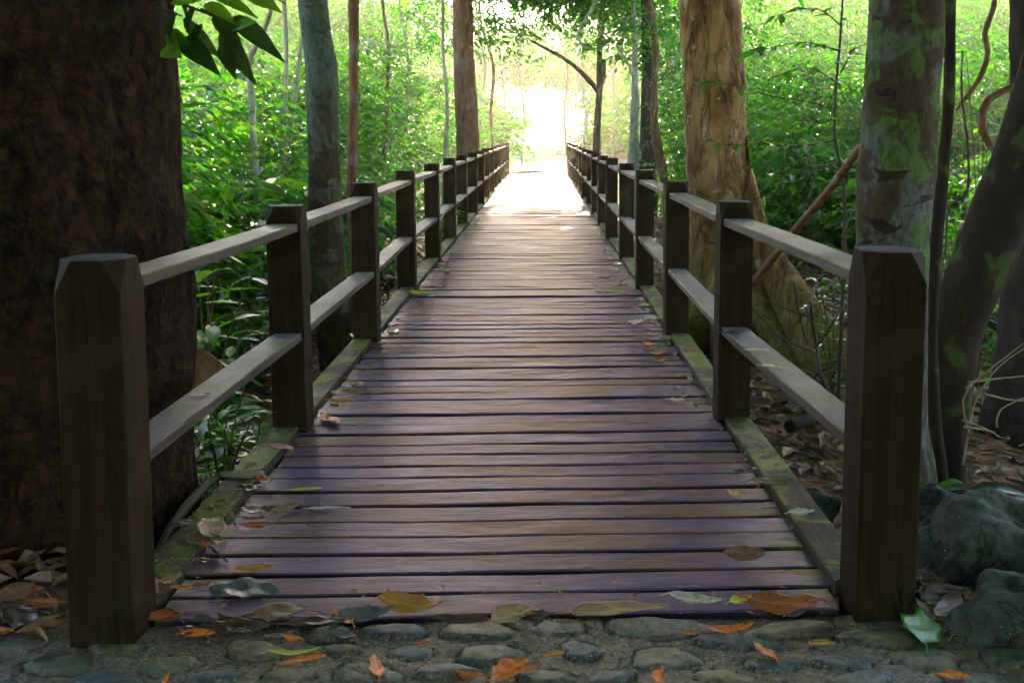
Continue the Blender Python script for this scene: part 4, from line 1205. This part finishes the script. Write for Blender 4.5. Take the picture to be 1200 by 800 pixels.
crumbs(220, -.9, .9, 3, 8, .004, .004, .012)
o = lit.build('debris', [M['litter']])
tag(o, 'crumbs of dead leaf scattered along the deck edges and paving', 'leaf crumbs', kind='stuff')

# ------------------------------------------------------------------ single fallen leaves
def fallen_leaf(px, py, lpx, ang, kind, label, z=.004, wr=.34, curl=.25, roll=.1, fold=.15, stalk=True, tilt=0., cat='leaf', name='fallen_leaf'):
    """ang: direction stalk -> tip as seen on the surface, 0 = right, 90 = away"""
    c = on(px, py, z + .006); d = (c - CAM).length
    a = math.radians(ang)
    q = Vector((math.cos(a), math.sin(a), 0))
    # length so that the leaf spans lpx in the photograph
    x0, y0, _ = proj(*(c - q*.05)); x1, y1, _ = proj(*(c + q*.05))
    L = .1*lpx/max(1e-3, math.hypot(x1 - x0, y1 - y0)); L = min(L, .34)
    wr *= .88; roll = abs(roll)*(1 if math.cos(a) > 0 else -1) if abs(math.cos(a)) > .5 else roll
    nu, nv = 22, 8
    V, Fc = [], []
    e1, e2 = random.uniform(0, 9), random.uniform(0, 9)
    for i in range(nu + 1):
        u = i/nu
        w = L*wr*.5*(math.sin(PI*min(1, u**.82))**.85)*(1 + .10*math.sin(u*13 + e1) + .16*noise.noise(Vector((u*7, e1, e2)))) + .0007
        for j in range(nv + 1):
            v = j/nv*2 - 1
            x = (u - .5)*L; y = v*w*(1 + .12*math.copysign(1, v)*noise.noise(Vector((u*9, e2, e1)))) + .05*L*math.sin(u*PI)*math.sin(e1)
            zz = curl*L*.35*((2*u - 1)**2)*(.5 + .5*math.sin(e2)) + fold*abs(v)*w*.9 + roll*w*v*1.2 + .05*L*wr*math.sin(u*6 + e1)*v + .03*L*wr*math.sin(u*15 + v*3 + e2)
            V.append(Vector((x, y, zz)))
    for i in range(nu):
        for j in range(nv):
            k = i*(nv + 1) + j; Fc.append((k, k + nv + 1, k + nv + 2, k + 1))
    zmin = min(v.z for v in V)
    for v in V: v.z -= zmin
    if stalk:
        P = Parts(); P.tube([Vector((-.5*L, 0, V[4].z)), Vector((-.58*L, .012*L, V[4].z*.5 + .001)), Vector((-.68*L, .03*L, .002))], [.0015, .0014, .0016], 5)
        o_ = len(V); V += P.V; Fc += [tuple(i + o_ for i in f_) for f_ in P.F]
    o = link_mesh(name, make_mesh(name, V, Fc, FM[kind]))
    md = o.modifiers.new('thickness', 'SOLIDIFY'); md.thickness = .0008
    o.location = (c.x, c.y, z + .002); o.rotation_euler = (0, tilt, a)
    return tag(o, label, cat)
LV = [
 (255, 607, 46, -8, 'yellow', 'yellow green leaf with brown veins beside the left kerb', .004, .30),
 (296, 665, 62, 20, 'ochre', 'orange yellow leaf lying on the deck above the large grey leaf', .004, .22),
 (338, 594, 40, 50, 'brown', 'dull brown upright leaf between two thin yellow leaves on the left of the deck', .004, .40),
 (304, 615, 40, 12, 'rust', 'rust coloured curled leaf just right of the yellow green leaf', .004, .32),
 (357, 572, 42, 10, 'yellow', 'narrow yellow green leaf farthest up the left of the deck', .004, .18),
 (386, 594, 50, 0, 'pale', 'thin pale straw like leaf on the left of the deck', .004, .12),
 (286, 693, 82, -5, 'grey', 'large crumpled grey leaf at the lower left of the deck', .004, .55),
 (482, 713, 76, -14, 'ochre', 'long tan and orange leaf on the front board left of the middle', .004, .34),
 (727, 714, 112, 6, 'tan', 'very long tan leaf at the middle of the front board', .004, .30),
 (912, 709, 100, 172, 'rust', 'big orange brown leaf at the foot of the nearest right post', .004, .36),
 (868, 703, 26, 25, 'yellow', 'small yellow curled leaf touching the big orange brown leaf', .02, .4),
 (872, 651, 52, 175, 'brown', 'flat brown leaf alone on the right of the deck', .004, .42),
 (814, 703, 62, -20, 'pale', 'curled pinkish pale leaf left of the big orange brown leaf', .004, .26),
 (402, 724, 26, 130, 'orange', 'small bright orange leaf tip at the front edge of the deck', .0, .30),
 (856, 737, 54, 10, 'orange', 'bright orange torn leaf on the paving below the front board', -.012, .30),
 (599, 784, 44, 45, 'orange', 'curled orange leaf at the middle of the stone paving', -.008, .55),
 (1118, 790, 40, -12, 'orange', 'orange and purple leaf at the lower right corner of the paving', -.01, .36),
 (358, 771, 50, 20, 'orange', 'twisted orange leaf on the left of the stone paving', -.012, .22),
 (345, 764, 60, 5, 'yellow', 'thin yellow green strip of leaf above the twisted orange leaf', -.012, .14),
 (1077, 738, 46, 80, 'green', 'green leaf on the ground right of the nearest right post', -.02, .6),
 (330, 716, 70, 20, 'brown', 'broad brown leaf right of the large grey leaf', .004, .5),
 (280, 735, 70, 0, 'dark', 'dark wet curled leaf below the large grey leaf at the deck edge', -.01, .38),
 (372, 728, 70, 4, 'dark', 'long dark curled leaf at the front edge left of the orange tip', .0, .26),
 (225, 687, 52, 15, 'rust', 'rusty leaf lying over the left kerb end', .028, .26),
 (193, 722, 44, 5, 'rust', 'rusty leaf against the foot of the nearest left post', .0, .36),
 (232, 742, 40, 0, 'orange', 'flat orange brown leaf on the paving right of the nearest left post', -.01, .26),
 (430, 722, 66, 12, 'grey', 'grey purple curled leaf at the front edge of the deck', .0, .3),
 (540, 725, 78, -8, 'dark', 'dark rust ribbon of leaf at the middle front edge of the deck', .0, .16),
 (600, 722, 50, 30, 'tan', 'torn tan leaf standing at the middle front edge of the deck', .0, .5),
 (624, 716, 36, -10, 'rust', 'pinkish rust leaf scrap at the middle front edge of the deck', .004, .4),
 (650, 765, 22, 20, 'ochre', 'tiny ochre leaf scrap on the paving', -.01, .45),
 (975, 740, 46, 12, 'dark', 'dark brown curled leaf on the paving in front of the nearest right post', -.01, .3),
 (240, 633, 44, -10, 'brown', 'brown curled leaf on the left kerb by the yellow green leaf', .028, .5),
 (216, 612, 30, 40, 'dark', 'dark folded leaf on the left kerb', .028, .5),
 (330, 524, 30, -25, 'rust', 'small rust leaf below the foot of the second left post', .028, .3),
 (300, 597, 40, -5, 'brown', 'shredded brown leaf beside the left kerb', .004, .5),
 (412, 460, 54, 6, 'brown', 'brown mottled leaf on the left of the deck past the second post', .004, .30),
 (400, 470, 36, 8, 'ochre', 'orange strip of leaf on the left deck edge past the second post', .004, .2),
 (492, 344, 26, 0, 'yellow', 'pale yellow leaf by the fourth left post', .004, .4),
 (438, 404, 30, -4, 'dark', 'dark curled leaf at the foot of the third left post', .01, .3),
 (590, 216, 12, 0, 'yellow', 'yellow leaf far along the bridge on the left', .004, .5),
 (718, 341, 30, 12, 'yellow', 'narrow yellow leaf beside the fourth right post', .004, .22),
 (712, 336, 22, 8, 'pale', 'pale narrow leaf just behind the narrow yellow leaf', .004, .2),
 (784, 396, 24, 6, 'tan', 'tan leaf at the foot of the third right post', .004, .3),
 (773, 405, 18, 0, 'green', 'olive green leaf near the third right post', .004, .4),
 (811, 410, 14, 0, 'rust', 'round rust leaf on the mossy right kerb', .028, .6),
 (770, 373, 22, 0, 'pale', 'pale leaf scrap on the deck edge before the third right post', .004, .4),
 (760, 357, 18, 4, 'yellow', 'tiny yellow leaf on the deck between the third and fourth right posts', .004, .3),
 (794, 468, 22, -12, 'pale', 'pinkish leaf on the right deck edge near the second right post', .004, .4),
 (808, 472, 20, 5, 'orange', 'small orange leaf on the deck left of the second right post', .004, .3),
 (897, 594, 26, 15, 'tan', 'tan leaf scrap on the right end of a deck board', .004, .3),
 (905, 565, 46, -8, 'brown', 'brown crumpled leaf bridging the right kerb and deck', .028, .3),
 (940, 600, 30, 8, 'pale', 'pale leaf scrap on the right kerb', .028, .3),
 (865, 551, 22, 0, 'dark', 'dark leaf at the right end of the deck', .004, .4),
]
for it in LV:
    px, py, lp, an, kd, lb, z, wr = it
    fallen_leaf(px, py, lp, an, kd, lb, z, wr, curl=random.uniform(.03, .35), roll=random.uniform(.12, .5))
fallen_leaf(903, 428, 24, -30, 'pale', 'pale oval leaf on the lower rail near the nearest right post', .449, .5, curl=.05, roll=0)
fallen_leaf(888, 409, 26, -8, 'pale', 'pale leaf with dark spots on the lower rail by the second right post', .449, .4, curl=.05, roll=0)
fallen_leaf(858, 389, 24, -5, 'dark', 'dark curled leaf on the lower rail at the second right post', .449, .4, curl=.3)
fallen_leaf(537, 231, 9, 0, 'ochre', 'small orange leaf resting on the far left lower rail', .449, .6)
fallen_leaf(236, 461, 24, 30, 'brown', 'small brown leaf resting on the nearest left lower rail', .449, .4, curl=.1)
PILE = 'dead leaves heaped left of the nearest left post'
for k in range(22):
    px, py = random.uniform(-10, 84), random.uniform(692, 762)
    fallen_leaf(px, py, random.uniform(26, 60), random.uniform(-30, 60), random.choice(['brown', 'dark', 'dark', 'dark', 'rust']), 'large curled dead leaf in the heap left of the nearest left post', random.uniform(-.02, .03), random.uniform(.25, .45), curl=random.uniform(.1, .4), roll=random.uniform(-.4, .4))['group'] = PILE
PILE2 = 'dead leaves heaped between the nearest right post and the boulder'
for k in range(18):
    px, py = random.uniform(1072, 1135), random.uniform(672, 735)
    fallen_leaf(px, py, random.uniform(26, 56), random.uniform(-60, 60), random.choice(['brown', 'dark', 'dark', 'dark', 'rust']), 'curled dead leaf in the heap between the nearest right post and the boulder', random.uniform(-.03, .0), random.uniform(.25, .45), curl=random.uniform(.05, .3), roll=random.uniform(-.5, .5))['group'] = PILE2
EDGE = 'dark dead leaves gathered along the front edge of the deck'
for k in range(22):
    px = random.choice([random.uniform(180, 440), random.uniform(180, 440), random.uniform(440, 980)]); py = random.gauss(727 - .02*(px - 500), 9)
    fallen_leaf(px, py, random.uniform(14, 40), random.uniform(-40, 40) + random.choice([0, 180]), random.choice(['dark', 'dark', 'brown', 'rust', 'dark', 'grey']), 'small dark curled leaf lying where the stone paving meets the front board', -.008, random.uniform(.2, .5), curl=random.uniform(.1, .6), roll=random.uniform(.1, .6))['group'] = EDGE
for sd_, nm in ((-1, 'left'), (1, 'right')):
    for k in range(15):
        y = random.uniform(3.4, 11); x = sd_*(.90 - abs(random.gauss(0, .10)))
        px, py, _ = proj(x, y, .0)
        dd = float(y)
        fallen_leaf(float(px), float(py), random.uniform(.06, .12)*F/dd*.8, random.uniform(0, 360), random.choice(['tan', 'brown', 'rust', 'ochre', 'pale', 'dark', 'orange']),
                    'small dry leaf scattered along the %s edge of the deck' % nm, .005, random.uniform(.25, .45), curl=random.uniform(.05, .4), roll=random.uniform(.05, .4))['group'] = 'dry leaves along the %s deck edge' % nm
for k in range(9):
    fallen_leaf(random.uniform(180, 1080), random.uniform(742, 796), random.uniform(14, 34), random.uniform(0, 180), random.choice(['orange', 'rust', 'orange', 'ochre']), 'small orange leaf scrap scattered on the stone paving', -.01, random.uniform(.25, .5), curl=random.uniform(.1, .5), roll=random.uniform(.1, .5))['group'] = 'orange leaf scraps on the paving'
KB = 'brown leaf scraps on the left kerb'
for k in range(11):
    t_ = random.random(); px, py = 185 + 150*t_ + random.uniform(-14, 14), 700 - 170*t_
    fallen_leaf(px, py, random.uniform(14, 32), random.uniform(0, 360), random.choice(['dark', 'brown', 'rust', 'brown']), 'small brown leaf scrap lying on the left kerb near the nearest post', .03, random.uniform(.3, .6), curl=random.uniform(.1, .5), roll=random.uniform(.1, .5))['group'] = KB
stick('twig', [on(238, 634, .03), on(252, 645, .015), on(266, 657, .008)], [.003, .0035, .004], 'twig', 'short dark twig across the left kerb and deck', 'twig', 6, .01, None)
stick('twig', [on(260, 556, .035), on(285, 557, .035), on(310, 555, .035)], [.014, .016, .012], 'twig_pale', 'pale broken stick lying across the left kerb', 'stick', 8, .02, (.003, 30))

# ------------------------------------------------------------------ haze, sky, sun
HAZE = 0.0016
bm = bmesh.new(); box_bm(bm, -54, 54, -14, 103, -2.5, 17, 0)
k = NT('haze')
pv = k.n('VolumePrincipled', Color=(1, .93, .70), Density=HAZE, Anisotropy=.8)
k.t.links.new(pv.outputs[0], k.out.inputs['Volume'])
o = bm_obj('haze', bm, k.m); tag(o, kind='stuff')

SUN_EL, SUN_AZ = math.radians(19), math.radians(1)
w = bpy.data.worlds.new('World'); scene.world = w; w.use_nodes = True
nt = w.node_tree; bg = nt.nodes['Background']
sky = nt.nodes.new('ShaderNodeTexSky'); sky.sky_type = 'NISHITA'; sky.sun_disc = False
sky.sun_elevation = SUN_EL; sky.sun_rotation = SUN_AZ
nt.links.new(sky.outputs[0], bg.inputs[0]); bg.inputs[1].default_value = .15
sl = bpy.data.lights.new('sun', 'SUN'); sl.energy = 3.0; sl.angle = math.radians(.5); sl.color = (1, .87, .62)
so = bpy.data.objects.new('sun', sl); COL.objects.link(so)
sd = Vector((math.sin(SUN_AZ)*math.cos(SUN_EL), math.cos(SUN_AZ)*math.cos(SUN_EL), math.sin(SUN_EL)))
so.rotation_euler = (-sd).to_track_quat('-Z', 'Y').to_euler(); so.location = (0, 0, 12)

vs = scene.view_settings
vs.view_transform = 'Standard'; vs.look = 'None'; vs.gamma = 1; vs.use_curve_mapping = False
vs.exposure = 3.2
vs.use_white_balance = True; vs.white_balance_temperature = 6500; vs.white_balance_tint = 22
scene.render.engine = 'CYCLES'
cy = scene.cycles
cy.use_denoising = True
try: cy.denoising_prefilter = 'FAST'
except Exception: pass
try: cy.denoiser = 'OPENIMAGEDENOISE'
except Exception: pass
cy.use_adaptive_sampling = True; cy.adaptive_threshold = .03
cy.max_bounces = 7; cy.diffuse_bounces = 3; cy.glossy_bounces = 3; cy.transmission_bounces = 4; cy.volume_bounces = 1
cy.sample_clamp_indirect = 8
cy.caustics_reflective = False; cy.caustics_refractive = False
scene.render.use_persistent_data = False
